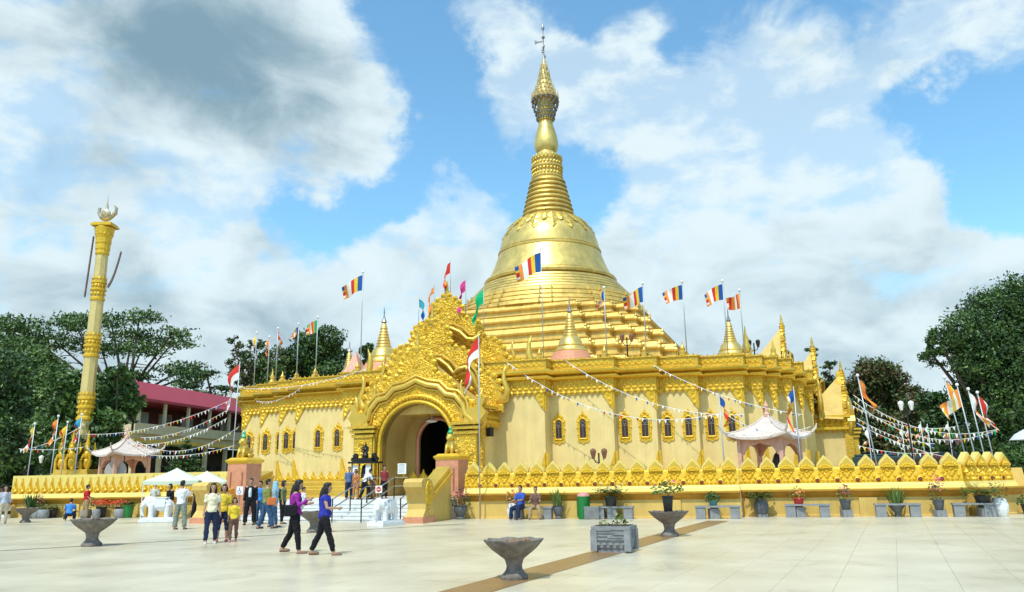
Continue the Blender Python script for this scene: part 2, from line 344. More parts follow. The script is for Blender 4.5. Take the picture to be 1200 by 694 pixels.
def sweep(mb, poly, prof, mi=None, top=False):
    """poly counter-clockwise in plan; prof = (outward offset, z)"""
    n = len(poly); vs = []; fs = []
    for o, z in prof: vs += [(p.x, p.y, z) for p in offs(poly, o)]
    for j in range(len(prof)-1):
        for i in range(n): a = j*n+i; b = j*n+(i+1) % n; fs.append((a, b, b+n, a+n))
    if top: fs.append(tuple((len(prof)-1)*n+i for i in range(n)))
    return mb.add(vs, fs, mi)
# ================================================================= PAGODA
pag = thing('pagoda', 'huge golden pagoda with tall bell-shaped spire above a cream walled square hall', 'pagoda', (G.x, G.y, 0), -TH)
CB = 21.2; CX = .45
RT_ = [(5.85, 2.1), (5.85, 3.0), (9.02, 3.0), (9.02, 3.65), (10.97, 3.65), (10.97, 4.3), (12.85, 4.3), (12.85, 5.0), (14.93, 5.0), (14.93, 5.75), (15.75, 5.75), (15.75, 6.6), (16.4, 6.6), (16.4, 7.6), (17.05, 7.6), (17.05, 9.4), (17.6, 9.4), (17.6, 13.0), (18.1, 13), (18.1, 17)]
RB = [(a, 2*CB-b) for a, b in reversed(RT_)]
LF = [(-a*(.965 if a < 14 else .945)*(1 if a > 10 else 1/.965)*(.92 if a == 5.85 else 1), b) for a, b in reversed(RT_+RB)]
PLAN = RT_+RB+LF
NOTCH = PLAN+[(-2.75, 2.1), (-2.75, 6.4), (2.75, 6.4), (2.75, 2.1)]
mb = MB(); sweep(mb, NOTCH, [(0, 0), (0, 5.62)]); mb.build('wall', WALL, pag)
mb = MB(); sweep(mb, NOTCH, [(.62, 0), (.62, .8), (.5, .85), (.5, 1.15), (.4, 1.2), (.4, 1.3), (.28, 1.34), (.28, 1.52), (.12, 1.58), (.12, 1.66), (0.005, 1.7)]); mb.build('plinth', GOLD, pag)
mb = MB(); sweep(mb, PLAN, [(.003, 5.6), (.10, 5.62), (.10, 5.68), (.07, 5.7), (.11, 6.24), (.11, 6.24), (.14, 6.46), (.17, 6.74), (.17, 6.8), (.19, 7.18), (.25, 7.2), (.25, 7.26), (-.1, 7.26)], top=True)
mb.build('cornice', ORN2, pag, smooth=30)
for z, rr in ((6.34, .10), (6.62, .14)):
    mb = MB(); sweep(mb, PLAN, [(.11, z-rr*1.15), (.15+rr, z-rr*.9), (.17+rr*1.5, z-rr*.3), (.17+rr*1.5, z+rr*.3), (.15+rr, z+rr*.9), (.13, z+rr*1.15)]); mb.build('cornice_moulding', mat('polished_gold', (.86, .55, .06), .24, .65, n=.12, ns=1.5), pag, smooth=70)
orn = MB(); crest = MB(); brk = MB(); foot = MB()
for i in range(len(PLAN)):
    p, q = Vector(PLAN[i-1]), Vector(PLAN[i]); d = q-p; Lg = d.length
    d.normalize(); nr = Vector((d.y, -d.x)); 
    if p.y > 24 and q.y > 24: continue
    X = Matrix(((d.x, -nr.x, 0, p.x), (d.y, -nr.y, 0, p.y), (0, 0, 1, 0), (0, 0, 0, 1)))
    n = max(1, round(Lg/.3)); 
    for k in range(n):
        x = (k+.5)*Lg/n; w_ = Lg/n
        leaf(orn, x, -.09, 5.60, w_*.9, PI, .06, X=X, asp=.5)
        leaf(orn, x, -.08, 5.95, .26, 0, .06, X=X, asp=.42)
        for q_ in range(3): leaf(orn, x+(q_-1)*.11, -.08, 5.80+.13*(q_ % 2), .16, .8*(q_-1), .05, X=X); leaf(orn, x+(q_-1)*.12, -.17, 6.92+.1*(q_ % 2), .15, 1.2*(q_-1), .05, X=X)
        leaf(orn, x+w_/2, -.09, 6.12, .22, PI, .06, X=X, asp=.42)
        leaf(crest, x, -.18, 7.0, .26, 0, .05, X=X, asp=.45)
        leaf(crest, x+w_/2, -.22, 7.28, .14, 0, .05, X=X, asp=.4)
    n2 = max(1, round(Lg/.55))
    for k in range(n2):
        x = (k+.5)*Lg/n2
        if p.y == 2.1 == q.y and abs(x-Lg/2) < 3.3: continue
        foot.prism([(x-.24, 1.66), (x+.24, 1.66), (x+.2, 1.78), (x+.07, 1.9), (x, 2.1), (x-.07, 1.9), (x-.2, 1.78)], -.10, -.003, X=X); leaf(foot, x, -.10, 1.80, .26, 0, .07, X=X); leaf(foot, x-.14, -.10, 1.72, .16, .6, .05, X=X); leaf(foot, x+.14, -.10, 1.72, .16, -.6, .05, X=X)
    bw = min(.62, Lg*.6); bh = .95 if Lg > .6 else .85
    for sd_, x0 in ((1, 0), (-1, Lg)):
        # inner re-entrant corners get no pendant
        pr = Vector(PLAN[i-2]) if sd_ == 1 else q
        nx = Vector(PLAN[i-1]) if sd_ == 1 else Vector(PLAN[(i+1) % len(PLAN)])
        other = (p-Vector(PLAN[i-2])) if sd_ == 1 else (Vector(PLAN[(i+1) % len(PLAN)])-q)
        convex = (other.x*d.y-other.y*d.x)*(1 if sd_ == 1 else -1) > 0
        if not convex: continue
        o = [(x0, 5.66), (x0, 5.66-bh), (x0+sd_*bw*.33, 5.66-bh*.66), (x0+sd_*bw*.67, 5.66-bh*.33), (x0+sd_*bw, 5.66)]
        if sd_ == 1: o = o[::-1]
        brk.prism(o, -.06, -.004, X=X)
        for t in (.15, .4, .65): leaf(brk, x0+sd_*bw*.28*(1.2-t), -.06, 5.6-bh*t, .24, .4*sd_, .05, X=X)
        o2 = [(x0, 1.6), (x0+sd_*.05, 1.6), (x0+sd_*bw*.9, 1.6), (x0+sd_*bw*.35, 2.1), (x0, 2.75)]
        if sd_ == -1: o2 = o2[::-1]
        foot.prism(o2, -.12, -.004, X=X)
orn.build('frieze_leaves', ORN, pag, kind='stuff'); crest.build('parapet_leaves', ORN, pag, kind='stuff')
brk.build('corner_pendants', ORN, pag, kind='stuff'); foot.build('plinth_leaves', ORN, pag, kind='stuff')
# windows
def arch_out(w, z0, z1, n=8):
    r = w/2; zs = z1-r*1.15
    return [(-r, z0), (r, z0)]+[(r*math.cos(t), zs+r*1.15*math.sin(t)) for t in [PI*k/n for k in range(n+1)]]
wf = MB()
hole = arch_out(.30, 3.42, 4.30)
fo = [(-.30, 3.30), (-.22, 3.20), (-.12, 3.22), (0, 3.12), (.12, 3.22), (.22, 3.20), (.30, 3.30), (.28, 3.5), (.31, 4.1), (.33, 4.28), (.24, 4.36), (.2, 4.5), (.09, 4.56), (0, 4.72), (-.09, 4.56), (-.2, 4.5), (-.24, 4.36), (-.33, 4.28), (-.31, 4.1), (-.28, 3.5)]
wf.prism(fo, -.05, -.003)
io = arch_out(.36, 3.38, 4.36)
for k in range(len(io)): # raised moulding round the opening
    p, q = io[k-1], io[k]; wf.tube([(p[0], -.07, p[1]), (q[0], -.07, q[1])], .035, 6)
for k in range(12):
    t = k/12*2*PI; leaf(wf, .27*math.sin(t), -.05, 3.9+.62*math.cos(t), .15, -t, .05)
leaf(wf, 0, -.05, 4.55, .26, 0, .07)
wfo = wf.build('window', ORN, pag)
wp = MB(); wp.prism(hole, -.075, -.052); wpo = wp.build('pane', GLASS, wfo)
tr = MB()
for k in range(10):
    t0, t1 = k/10*2*PI, (k+1)/10*2*PI; tr.tube([(.09*math.cos(t0), -.085, 4.13+.09*math.sin(t0)), (.09*math.cos(t1), -.085, 4.13+.09*math.sin(t1))], .012, 4)
tr.tube([(0, -.085, 3.42), (0, -.085, 4.04)], .011, 4); tr.tube([(-.14, -.085, 3.98), (.14, -.085, 3.98)], .010, 4)
tro = tr.build('tracery', mat('grey_lattice', (.28, .26, .24), .5), wfo)
WX = [(6.28, 3.0), (7.5, 3.0), (9.42, 3.65), (10.4, 3.65), (11.38, 4.3), (12.38, 4.3), (13.36, 5.0), (14.33, 5.0)]
wfirst = True
for s_ in (1, -1):
    for a, b in WX:
        a *= s_*((.965 if a < 13.3 else .955) if (s_ < 0 and a > 10) else 1)
        if wfirst: wfo.location = (a, b, 0); wfirst = False
        else: copy_tree(wfo, pag, (a, b, 0))
# --- the stupa tiers
TERR = mat('terrace_gold', (.74, .51, .13), .5, .4, n=.24, ns=1.4, rv=.12, streak=.16)
def redent(w):
    fr = [(1, .55), (.92, .70), (.82, .82), (.70, .92), (.55, 1)]; q = []
    for i, (x, y) in enumerate(fr):
        if i: q.append((fr[i][0], fr[i-1][1]))   # inner corner
        q.append((x, y))
    P = []
    for k in range(4):
        c, s_ = [(1, 0), (0, 1), (-1, 0), (0, -1)][k]
        P += [((x*c-y*s_)*w+CX, CB+(x*s_+y*c)*w) for x, y in q]
    return P
TI = [(7.24, 8.75, 11.1), (8.75, 9.95, 9.95), (9.95, 11.05, 9.1), (11.05, 12.05, 8.2), (12.05, 12.95, 7.35)]
for k, (z0, z1, w) in enumerate(TI):
    h = z1-z0; mb = MB()
    sweep(mb, redent(w), [(.12, z0), (.12, z0+.10*h), (-.03, z0+.16*h), (-.06, z0+.42*h), (.10, z0+.48*h), (.12, z0+.56*h), (.0, z0+.61*h), (-.22, z0+.9*h), (-.16, z0+.95*h), (-.35, z1-.02), (-1.2, z1)], top=True)
    t = mb.build('terrace', TERR, pag, smooth=25)
    mm = MB()
    P = redent(w-.04)
    for i in range(len(P)):
        if P[i][1] > 24: continue
        mm.lathe([(.13, 0), (.16, .1*h), (.09, .2*h), (.12, .3*h), (.02, .42*h)], 6, (P[i][0], P[i][1], z0+.44*h))
    mm.build('corner_finials', GOLDS, t, kind='stuff')
def rings(z0, z1, r0, r1, n):
    pr = []
    for k in range(n):
        a = k/n; b = (k+1)/n; za, zb = z0+(z1-z0)*a, z0+(z1-z0)*b; ra, rb = r0+(r1-r0)*a, r0+(r1-r0)*b; d = (r0-r1)/n
        pr += [(ra+.03, za), (ra+.07, za+(zb-za)*.12), (ra+.04, za+(zb-za)*.24), (ra-.04, za+(zb-za)*.3), (ra-d*.45, za+(zb-za)*.85), (rb+.02, zb-.01*(zb-za))]
    return pr
def lat(name, prof, n=64, m_=GOLDS, par=pag, sm=30, **k): mb = MB(); mb.lathe(prof, n, (CX, CB, 0)); return mb.build(name, m_, par, smooth=sm, **k)
o8 = lat('octagonal_tier', rings(12.93, 14.35, 7.25, 6.3, 4), 48, TERR)
mb = MB()
for k in range(12):
    for j in range(4):
        t = k/12*2*PI+.25; z = 13.0+j*.35; r = 7.36-j*.25
        for dt in (-.06, .06): mb.box((CX+r*math.cos(t+dt), CB+r*math.sin(t+dt), z+.12), (.12, .10, .26), t+dt)
mb.build('corner_blocks', GOLDS, o8, kind='stuff')
lat('ring_tier', rings(14.33, 15.62, 6.25, 5.05, 5), 72)
bell = lat('bell', [(4.7, 15.6), (4.72, 15.72), (5.02, 15.78), (5.06, 15.95), (4.98, 16.08), (4.66, 16.12), (4.72, 16.2), (4.66, 16.34), (4.42, 16.8), (4.22, 17.3), (4.03, 17.85), (3.92, 18.15), (3.97, 18.2), (3.97, 18.3), (3.9, 18.34), (3.92, 18.42), (3.84, 18.5), (3.74, 19.0), (3.58, 19.5), (3.33, 19.95), (3.0, 20.4), (2.6, 20.75), (2.2, 21.0), (1.95, 21.2), (1.9, 21.3)], 96)
mb = MB()
for k in range(16):
    t = k/16*2*PI
    for (r, z, s_, an) in ((2.9, 20.5, .5, PI), (3.28, 20.02, .55, PI), (3.52, 19.62, .36, PI), (2.6, 20.78, .4, 0)):
        X = Matrix.Translation((CX+r*math.cos(t), CB+r*math.sin(t), z)) @ Matrix.Rotation(t+PI/2, 4, 'Z') @ Matrix.Rotation(rad(-38), 4, 'X')
        leaf(mb, 0, 0, 0, s_*1.3, an, .10, X=X, asp=.7)
    t += PI/16
    for (r, z, s_, an) in ((2.75, 20.68, .42, .7), (3.0, 20.44, .4, -.7), (3.25, 20.2, .3, PI)):
        X = Matrix.Translation((CX+r*math.cos(t), CB+r*math.sin(t), z)) @ Matrix.Rotation(t+PI/2, 4, 'Z') @ Matrix.Rotation(rad(-42), 4, 'X')
        leaf(mb, 0, 0, 0, s_*1.3, an, .08, X=X, asp=.7)
mb.build('shoulder_flowers', GOLD, bell, kind='stuff')
pr = []
for k in range(8):
    f = k/8; z = 21.25+f*3.1; h = 3.1/8; r = 2.0-f*.72
    pr += [(r-.12, z), (r-.02, z+.04), (r+.06, z+h*.3), (r+.02, z+h*.55), (r-.12, z+h*.8), (r-.16, z+h*.97)]
lat('ringed_spire', pr+[(1.2, 24.36)], 56, sm=40)
lb = lat('lotus_band', [(1.05, 24.3), (1.25, 24.4), (1.27, 24.5), (1.16, 24.6), (1.1, 24.95), (1.18, 25.2), (1.27, 25.28), (1.27, 25.4), (1.13, 25.48), (1.08, 25.75), (1.13, 25.9), (1.24, 26.05), (1.24, 26.2), (1.0, 26.3), (.85, 26.45), (.8, 26.6)], 48)
mb = MB()
for zz, n, r, s_ in ((24.72, 26, 1.13, .12), (25.05, 26, 1.15, .12), (25.6, 26, 1.12, .12), (25.95, 24, 1.15, .1), (26.2, 22, 1.15, .09)):
    for k in range(n): t = k/n*2*PI; mb.ball((CX+r*math.cos(t), CB+r*math.sin(t), zz), s_, 6)
mb.build('lotus_beads', GOLD, lb, kind='stuff')
lat('banana_bud', [(.7, 26.5), (.76, 26.62), (.9, 26.9), (.95, 27.25), (.93, 27.6), (.85, 28.1), (.72, 28.6), (.6, 29.0), (.54, 29.3), (.52, 29.5)], 40, sm='all')
CRN = mat('crown_silver_gold', (.70, .52, .20), .38, .5, n=.4, ns=9); CRD = mat('crown_dark_lattice', (.30, .27, .26), .4, .6, n=.4, ns=9)
lat('crown_core', [(.6, 29.4), (.62, 30.2), (.66, 31.2), (.6, 31.6), (.4, 33), (.18, 34.4), (.1, 34.9)], 20, GOLD)
cw = lat('crown', [(.8, 31.2), (1.04, 31.25), (1.08, 31.4), (.86, 31.6), (.88, 31.7), (.72, 32.0), (.74, 32.1), (.58, 32.45), (.6, 32.55), (.46, 32.9), (.48, 33.0), (.40, 33.4), (.41, 33.5), (.28, 33.9), (.29, 34.0), (.18, 34.45), (.1, 34.9)], 28, CRN)
mb = MB(); fr = MB()
for j, (r, z) in enumerate(((1.07, 31.4), (.88, 31.7), (.74, 32.1), (.6, 32.55), (.48, 33.0), (.41, 33.5), (.29, 34.0))):
    n = max(7, int(18-j*1.5))
    for k in range(n): t = k/n*2*PI; mb.lathe([(.07, 0), (.05, .14), (.012, .5)], 4, (CX+r*math.cos(t), CB+r*math.sin(t), z-.02))
mb.build('crown_spikes', CRN, cw, kind='stuff')
for j, (r, z) in enumerate(((1.07, 31.1), (1.02, 30.75), (.9, 30.4), (.78, 30.0), (.7, 29.6))):
    n = 16
    for k in range(n): t = k/n*2*PI+j*.2; fr.ball((CX+r*math.cos(t), CB+r*math.sin(t), z), (.09, .09, .15), 5)
    fr.tube([(CX+r*math.cos(q/24*2*PI), CB+r*math.sin(q/24*2*PI), z+.15) for q in range(25)], .035, 5)
fr.build('hanging_bells', CRD, cw, kind='stuff')
fn = MB(); fn.lathe([(.09, 34.8), (.1, 35.0), (.05, 35.1), (.06, 35.9), (.1, 36.0), (.04, 36.1), (.04, 36.7), (.15, 36.9), (.04, 37.1), (.03, 37.5), (.13, 37.7), (.12, 37.8), (.02, 38.15)], 10, (CX, CB, 0))
for k in range(7): a = k*.9; fn.ball((CX+.13*math.cos(a), CB+.13*math.sin(a), 35.1+k*.16), .07, 6)
fn.box((CX-.32, CB, 36.55), (.5, .03, .12)); fn.prism([(CX-.75, 36.4), (CX-.45, 36.5), (CX-.45, 36.62), (CX-.75, 36.8)], CB-.015, CB+.015)
fn.build('finial', CRD, pag, smooth=40)
# --- the gate porch
AR = 1.85
def arch_hole(r, z0, zs, n=16): return [(r, z0)]+[(r*math.cos(PI*k/n), zs+r*math.sin(PI*k/n)) for k in range(n+1)]+[(-r, z0)]
def lobes(W, z0, zp, n=3, k=.12):
    """scalloped gable outline from right foot over the peak to left foot"""
    P = []
    a = [(W, z0)]
    for i in range(n):
        f0, f1 = i/n, (i+1)/n
        def pos(f): return (W*(1-f)**1.12, z0+(zp-z0)*(f**1.08))
        p0, p1 = Vector(pos(f0)), Vector(pos(f1)); d = p1-p0; nn = Vector((d.y, -d.x)).normalized()
        for s_ in (.2, .4, .6, .8):
            q = p0+d*s_+nn*math.sin(PI*s_)*d.length*k*1.9; a.append((q.x, q.y))
        if i < n-1: q = p1-nn*.05; a.append((q.x, q.y))
    a.append((0, zp+.15))
    return a+[(-x, z) for x, z in reversed(a[:-1])]
def make_gate():
    root = MB(); root.box((0, 1.0, .38), (6.2, 3.4, .76)); g0 = root.build('gate', STEP, pag)
    for s_ in (1, -1): mb = MB(); mb.box((s_*2.95, 2.4, 2.3), (.60, 4.6, 4.6)); mb.build('side_wall', WALL, g0)
    n = 16; v = MB(); pts = arch_hole(AR, .8, 3.3); vs = [(x, -.02, z) for x, z in pts]+[(x, 2.45, z) for x, z in pts]; k = len(pts)
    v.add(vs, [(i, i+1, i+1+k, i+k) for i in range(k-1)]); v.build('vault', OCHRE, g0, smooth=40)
    # inner wall with door arch
    dr = MB(); outer = [(-2.7, .8), (-2.7, 5.6), (2.7, 5.6), (2.7, .8)]; h = arch_hole(1.12, .8, 3.5)
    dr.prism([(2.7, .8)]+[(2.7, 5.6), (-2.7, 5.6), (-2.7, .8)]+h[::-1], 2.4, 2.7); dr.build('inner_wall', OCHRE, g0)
    ja = MB()
    for i in range(len(h)-1): ja.tube([(h[i][0], 2.38, h[i][1]), (h[i+1][0], 2.38, h[i+1][1])], .11, 6)
    ja.build('door_arch', PINK, g0, smooth=50)
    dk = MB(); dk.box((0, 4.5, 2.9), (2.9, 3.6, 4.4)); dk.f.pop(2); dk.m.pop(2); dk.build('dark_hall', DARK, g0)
    lp = MB(); lp.lathe([(.05, 0), (.28, .05), (.3, .1), (.05, .2)], 12, (0.05, 1.6, 4.35)); lp.tube([(0.05, 1.6, 4.5), (0.05, 1.6, 5.1)], .015, 5); lp.build('ceiling_lamp', WHITE, g0)
    # floor
    fl = MB(); fl.box((0, 1.2, .79), (3.68, 2.9, .06)); fl.build('threshold', STEP, g0)
    # front panel, layer 1
    H1 = arch_hole(AR, .8, 3.3)
    out = [(3.4, .8), (3.4, 4.15)]+lobes(3.3, 4.3, 7.9)+[(-3.4, 4.15), (-3.4, .8)]
    face = out+H1[::-1]
    p = MB(); p.prism(face, 0, .45); g1 = p.build('gable', ORN2, g0)
    relief(out, 0, .14, hole=[(AR+.3, .8)]+arch_hole(AR+.3, .8, 3.3)[1:-1]+[(-AR-.3, .8)], seed=3).build('leaf_relief', ORN, g0, kind='stuff')
    rm = MB()
    rp_ = [(x*1.0, -.06, z) for x, z in arch_hole(AR+.12, .8, 3.3, 24)]; rm.tube(rp_, .085, 8)
    rp_ = [(x*1.0, -.04, z) for x, z in arch_hole(AR+.36, 3.9, 3.35, 24)[1:-1]]; rm.tube(rp_, .08, 6)
    for i in range(36):
        t = PI*i/35; leaf(rm, (AR+.36)*math.cos(t), -.08, 3.3+(AR+.36)*math.sin(t), .22, t-PI/2, .1)
    rm.build('arch_moulding', ORN, g0, smooth=50)
    lb_ = MB(); q = [(3.15, 3.75), (2.95, 4.3), (2.6, 4.55), (2.5, 5.0), (2.1, 5.45), (1.6, 5.55), (1.2, 5.95), (.6, 6.05), (0, 6.3)]; q = q+[(-x, z) for x, z in reversed(q[:-1])]
    lb_.tube([(x, -.1, z) for x, z in q], .14, 8); lb_.tube([(x*1.06, -.05, z+.24) for x, z in q], .07, 8); lb_.tube([(x*.95, -.06, z-.2) for x, z in q], .05, 6)
    lb_.build('lobed_moulding', GOLD, g0, smooth='all')
    # pillars
    for s_ in (1, -1):
        pl_ = MB(); x = s_*2.75
        pl_.box((x, -.12, 1.1), (1.2, .5, .6)); pl_.box((x, -.12, 1.5), (1.34, .6, .2)); pl_.box((x, -.08, 2.6), (1.02, .42, 2.1)); pl_.box((x, -.12, 3.7), (1.2, .5, .14)); pl_.box((x, -.14, 3.92), (1.36, .6, .14)); pl_.box((x, -.16, 4.12), (1.5, .7, .12))
        pl_.box((x+s_*.62, .1, 2.6), (.12, .12, 2.1)); pl_.box((x-s_*.58, -.2, 2.6), (.09, .12, 2.1))
        pp = pl_.build('pillar', ORN2, g0)
        relief([(x-.45, 1.65), (x+.45, 1.65), (x+.45, 3.6), (x-.45, 3.6)], -.29, .15, seed=5).build('pillar_relief', ORN, g0, kind='stuff')
        cw_ = MB(); o = [(x+s_*.65, 4.2), (x+s_*.95, 4.6), (x+s_*.75, 4.9), (x+s_*.95, 5.3), (x+s_*.6, 5.25), (x+s_*.35, 4.8), (x, 4.9), (x-s_*.2, 4.2)]
        cw_.prism(o if s_ > 0 else o[::-1], -.2, .2); cw_.build('capital_flame', GOLD, g0)
        sw = MB()  # gilded band on the side wall top
        sw.box((s_*3.3, 1.2, 4.55), (.25, 2.3, .5)); sw.box((s_*3.38, 1.2, 4.2), (.35, 2.3, .16)); sw.box((s_*3.42, 1.2, 4.9), (.45, 2.3, .16))
        for k_ in range(7): X = Matrix.Translation((s_*3.45, .2+k_*.33, 4.5)) @ Matrix.Rotation(s_*PI/2, 4, 'Z'); leaf(sw, 0, 0, 0, .4, 0, .1, X=X); leaf(sw, .15, 0, -.42, .3, PI, .1, X=X)
        sw.build('side_frieze', ORN, g0)
    # gables 1b, 2, 3 : lip mouldings, studs, horns
    for (yy, Wd, z0, zp, sd) in ((0, 3.3, 4.3, 7.9, 1), (1.6, 3.9, 5.6, 9.6, 2), (3.4, 4.75, 6.6, 11.3, 3)):
        L = lobes(Wd, z0, zp, 3 if sd < 3 else 4)
        if sd > 1:
            p = MB(); zb = z0-.9; p.prism([(Wd, zb)]+L+[(-Wd, zb)], yy, yy+.2); p.build('gable', ORN2, g0)
            relief([(Wd-.1, z0-.6)]+[(x*.93, z-.15) for x, z in L]+[(-Wd+.1, z0-.6)], yy, .15, seed=10+sd).build('leaf_relief', ORN, g0, kind='stuff')
        st_ = MB()
        for i in range(len(L)-1):
            (x0, z0_), (x1, z1_) = L[i], L[i+1]; dd = math.hypot(x1-x0, z1_-z0_); m_ = max(1, int(dd/.3))
            for j in range(m_):
                f = (j+.5)/m_; x, z = x0+(x1-x0)*f, z0_+(z1_-z0_)*f
                ang = math.atan2(z1_-z0_, x1-x0)
                X = Matrix.Translation((x, yy+.2, z)) @ Matrix.Rotation(-ang, 4, 'Y')
                tpr = 1-.7*max(0, (z-z0)/(zp-z0)); st_.box((0, -.1, 0), (.16, .34*tpr+.1, .10), X=X); leaf(st_, x, yy+.05, z, .24+.14*tpr, ang, .10); leaf(st_, x+math.sin(ang)*-.0, yy, z, .34, ang, .1)
        st_.build('rim_leaves', ORN, g0, kind='stuff')
        pk = MB(); pk.lathe([(.16, -.3), (.2, -.1), (.11, .0), (.15, .12), (.07, .25), (.09, .34), (.02, .75)], 8, (0, yy+.1, zp+.1)); pk.build('peak_finial', GOLD, g0, smooth=50)
        # the curling lips: a thick lobed bar on the right flank
        if sd > 1:
            b_ = MB(); yl = 3.3 if sd == 3 else 1.5
            path = [(-.35, yl, 9.15), (0, yl-.2, 9.4), (.45, yl-.25, 9.4), (.95, yl-.25, 9.15), (1.35, yl-.25, 8.75), (1.7, yl-.2, 8.7), (2.05, yl-.05, 9.0)] if sd == 3 else [(-.2, yl, 7.3), (.15, yl-.2, 7.5), (.65, yl-.25, 7.45), (1.1, yl-.25, 7.1), (1.4, yl-.25, 6.7), (1.7, yl-.25, 6.95), (2.05, yl-.2, 7.0), (2.4, yl-.15, 6.55), (2.6, yl-.05, 5.95)]
            n_ = len(path); b_.tube(path, [.04]+[.12]*(n_-2)+[.05], 8); b_.tube([(x, y+.14, z-.26) for x, y, z in path], [.03]+[.10]*(n_-2)+[.04], 6)
            b_.tube([(x+.1, y+.16, z+.24) for x, y, z in path], [.03]+[.08]*(n_-2)+[.04], 6)
            b_.build('curling_lip', GOLD, g0, smooth=60)
            b_ = MB(); e_ = path[1:5]
            for i_ in range(9):
                f = i_/8; x = path[1][0]+.1+(path[-2][0]-path[1][0]-.2)*f; z = path[1][2]-.42-f*1.25
                leaf(b_, x, yl-.02, z, .36, -1.0, .2); 
            b_.build('wing_feathers', DEEP, g0, kind='stuff')
        for s_ in (1, -1):
            for (fx, hz, sc) in ((1.0, z0+.1, 1.0), (.70, z0+(zp-z0)*.33, .55)) if sd < 3 else ((.97, z0+.4, 1.3), (.78, z0+(zp-z0)*.24, .6)):
                hb = MB(); x = s_*Wd*fx
                pth = [(x-s_*.35*sc, yy+.1, hz-.5*sc), (x+s_*.1*sc, yy+.08, hz-.35*sc), (x+s_*.22*sc, yy+.05, hz+.1*sc), (x+s_*.02*sc, yy+.05, hz+.6*sc), (x+s_*.04*sc, yy+.05, hz+1.0*sc), (x+s_*.16*sc, yy+.05, hz+1.35*sc)]
                hb.tube(pth, [.16*sc, .2*sc, .17*sc, .13*sc, .09*sc, .02], 8); hb.build('horn', GOLD, g0, smooth='all')
    # gabled roof running back behind the tallest gable
    rf = MB(); rf.add([(-4.6, 3.8, 6.6), (4.6, 3.8, 6.6), (0, 3.6, 11.2), (-4.4, 6.6, 6.9), (4.4, 6.6, 6.9), (0, 5.2, 7.3)], [(0, 1, 2), (1, 4, 5, 2), (4, 3, 5), (3, 0, 2, 5)]); rf.build('porch_roof', FWALL, g0)
    rf = MB(); rf.add([(-3.8, .45, 4.7), (3.8, .45, 4.7), (0, .2, 7.85), (-3.8, 2.8, 4.9), (3.8, 2.8, 4.9), (0, 2.2, 5.2)], [(0, 1, 2), (1, 4, 5, 2), (4, 3, 5), (3, 0, 2, 5)]); rf.build('porch_roof', FWALL, g0)
    rf = MB(); rf.add([(-3.9, 2.0, 5.6), (3.9, 2.0, 5.6), (0, 1.8, 9.5), (-3.9, 4.0, 6.0), (3.9, 4.0, 6.0), (0, 3.4, 6.3)], [(0, 1, 2), (1, 4, 5, 2), (4, 3, 5), (3, 0, 2, 5)]); rf.build('porch_roof', FWALL, g0)
    return g0
gate = make_gate()
copy_tree(gate, pag, (20.3, CB, 0), PI/2)
# --- small stupas and turrets on the roof
def small_stupa(a, b, zt, zb, coned=True, sc=1.0):
    h = zt-zb; k = h/3.9; mb = MB()
    if coned: mb.lathe([(1.75*k, -.95), (1.6*k, -.5), (1.2*k, .15), (1.12*k, .25)], 20)
    else: mb.lathe([(1.35*k, -.95), (1.3*k, -.2), (1.2*k, .0), (1.1*k, .2)], 20)
    base = mb.build('small_stupa', PINK if coned else GOLD, pag, smooth=40, loc=(a, b, zb))
    m2 = MB(); p = [(1.12, .2), (1.15, .32), (1.0, .4), (.98, .5), (.86, .62), (.88, .7), (.80, .78), (.74, 1.0), (.62, 1.2), (.5, 1.32)]
    z = 1.32
    for j in range(6): r = .46-j*.045; p += [(r, z), (r+.04, z+.06), (r-.02, z+.17)]; z += .19
    p += [(.2, z), (.24, z+.08), (.17, z+.3), (.1, z+.45)]
    m2.lathe([(r*k, zz*k) for r, zz in p], 20); m2.build('bell', GOLDS, base, smooth=40)
    m3 = MB(); z += .45; m3.lathe([(r*k, zz*k) for r, zz in [(.1, z), (.2, z+.05), (.12, z+.2), (.06, z+.4), (.03, z+.6), (.05, z+.66), (.01, 3.95)]], 8); m3.build('finial', CRD, base)
small_stupa(5.6, 8, 11.6, 8.2); small_stupa(-6.4, 8, 12.1, 8.3); small_stupa(13.8, 15, 11.6, 8.4, False); small_stupa(-13.2, 15, 11.6, 8.4, False)
for (a, b, z) in ((15.2, 6.6, 8.9), (-13.8, 7, 8.6), (12.2, 5.2, 8.1), (-11.7, 5.2, 8.1), (16.4, 9.5, 8.5), (8.5, 3.9, 8.0), (-8.5, 3.9, 8.0), (5.3, 3.2, 8.0), (-5.3, 3.2, 8.0), (10.4, 4.5, 8.0), (-10.2, 4.5, 8.0), (17.2, 14, 8.5)):
    t = MB(); h = z-7.2; t.lathe([(.26, 0), (.3, .12*h), (.18, .2*h), (.22, .4*h), (.12, .5*h), (.15, .62*h), (.06, .75*h), (.02, h)], 8, smooth if False else (0, 0, 0)); 
    for j in range(4): leaf(t, 0, -.22, .25*h, .3, 0, .1, X=Matrix.Rotation(j*PI/2, 4, 'Z'))
    t.build('parapet_finial', GOLD, pag, loc=(a, b, 7.22), smooth=40)
mb = MB(); mb.add([(-.9, -.9, 0), (.9, -.9, 0), (.9, .9, 0), (-.9, .9, 0), (0, 0, 2.3)], [(0, 1, 4), (1, 2, 4), (2, 3, 4), (3, 0, 4)])
mb.build('pointed_cap', PINKL, pag, loc=(-8.6, 8.4, 7.3))
mb = MB(); mb.box((0, 0, 0), (.26, .24, .42)); mb.build('loudspeaker', BLACKM, pag, loc=(3.45, .95, 3.75), rz=PI/2-.4)
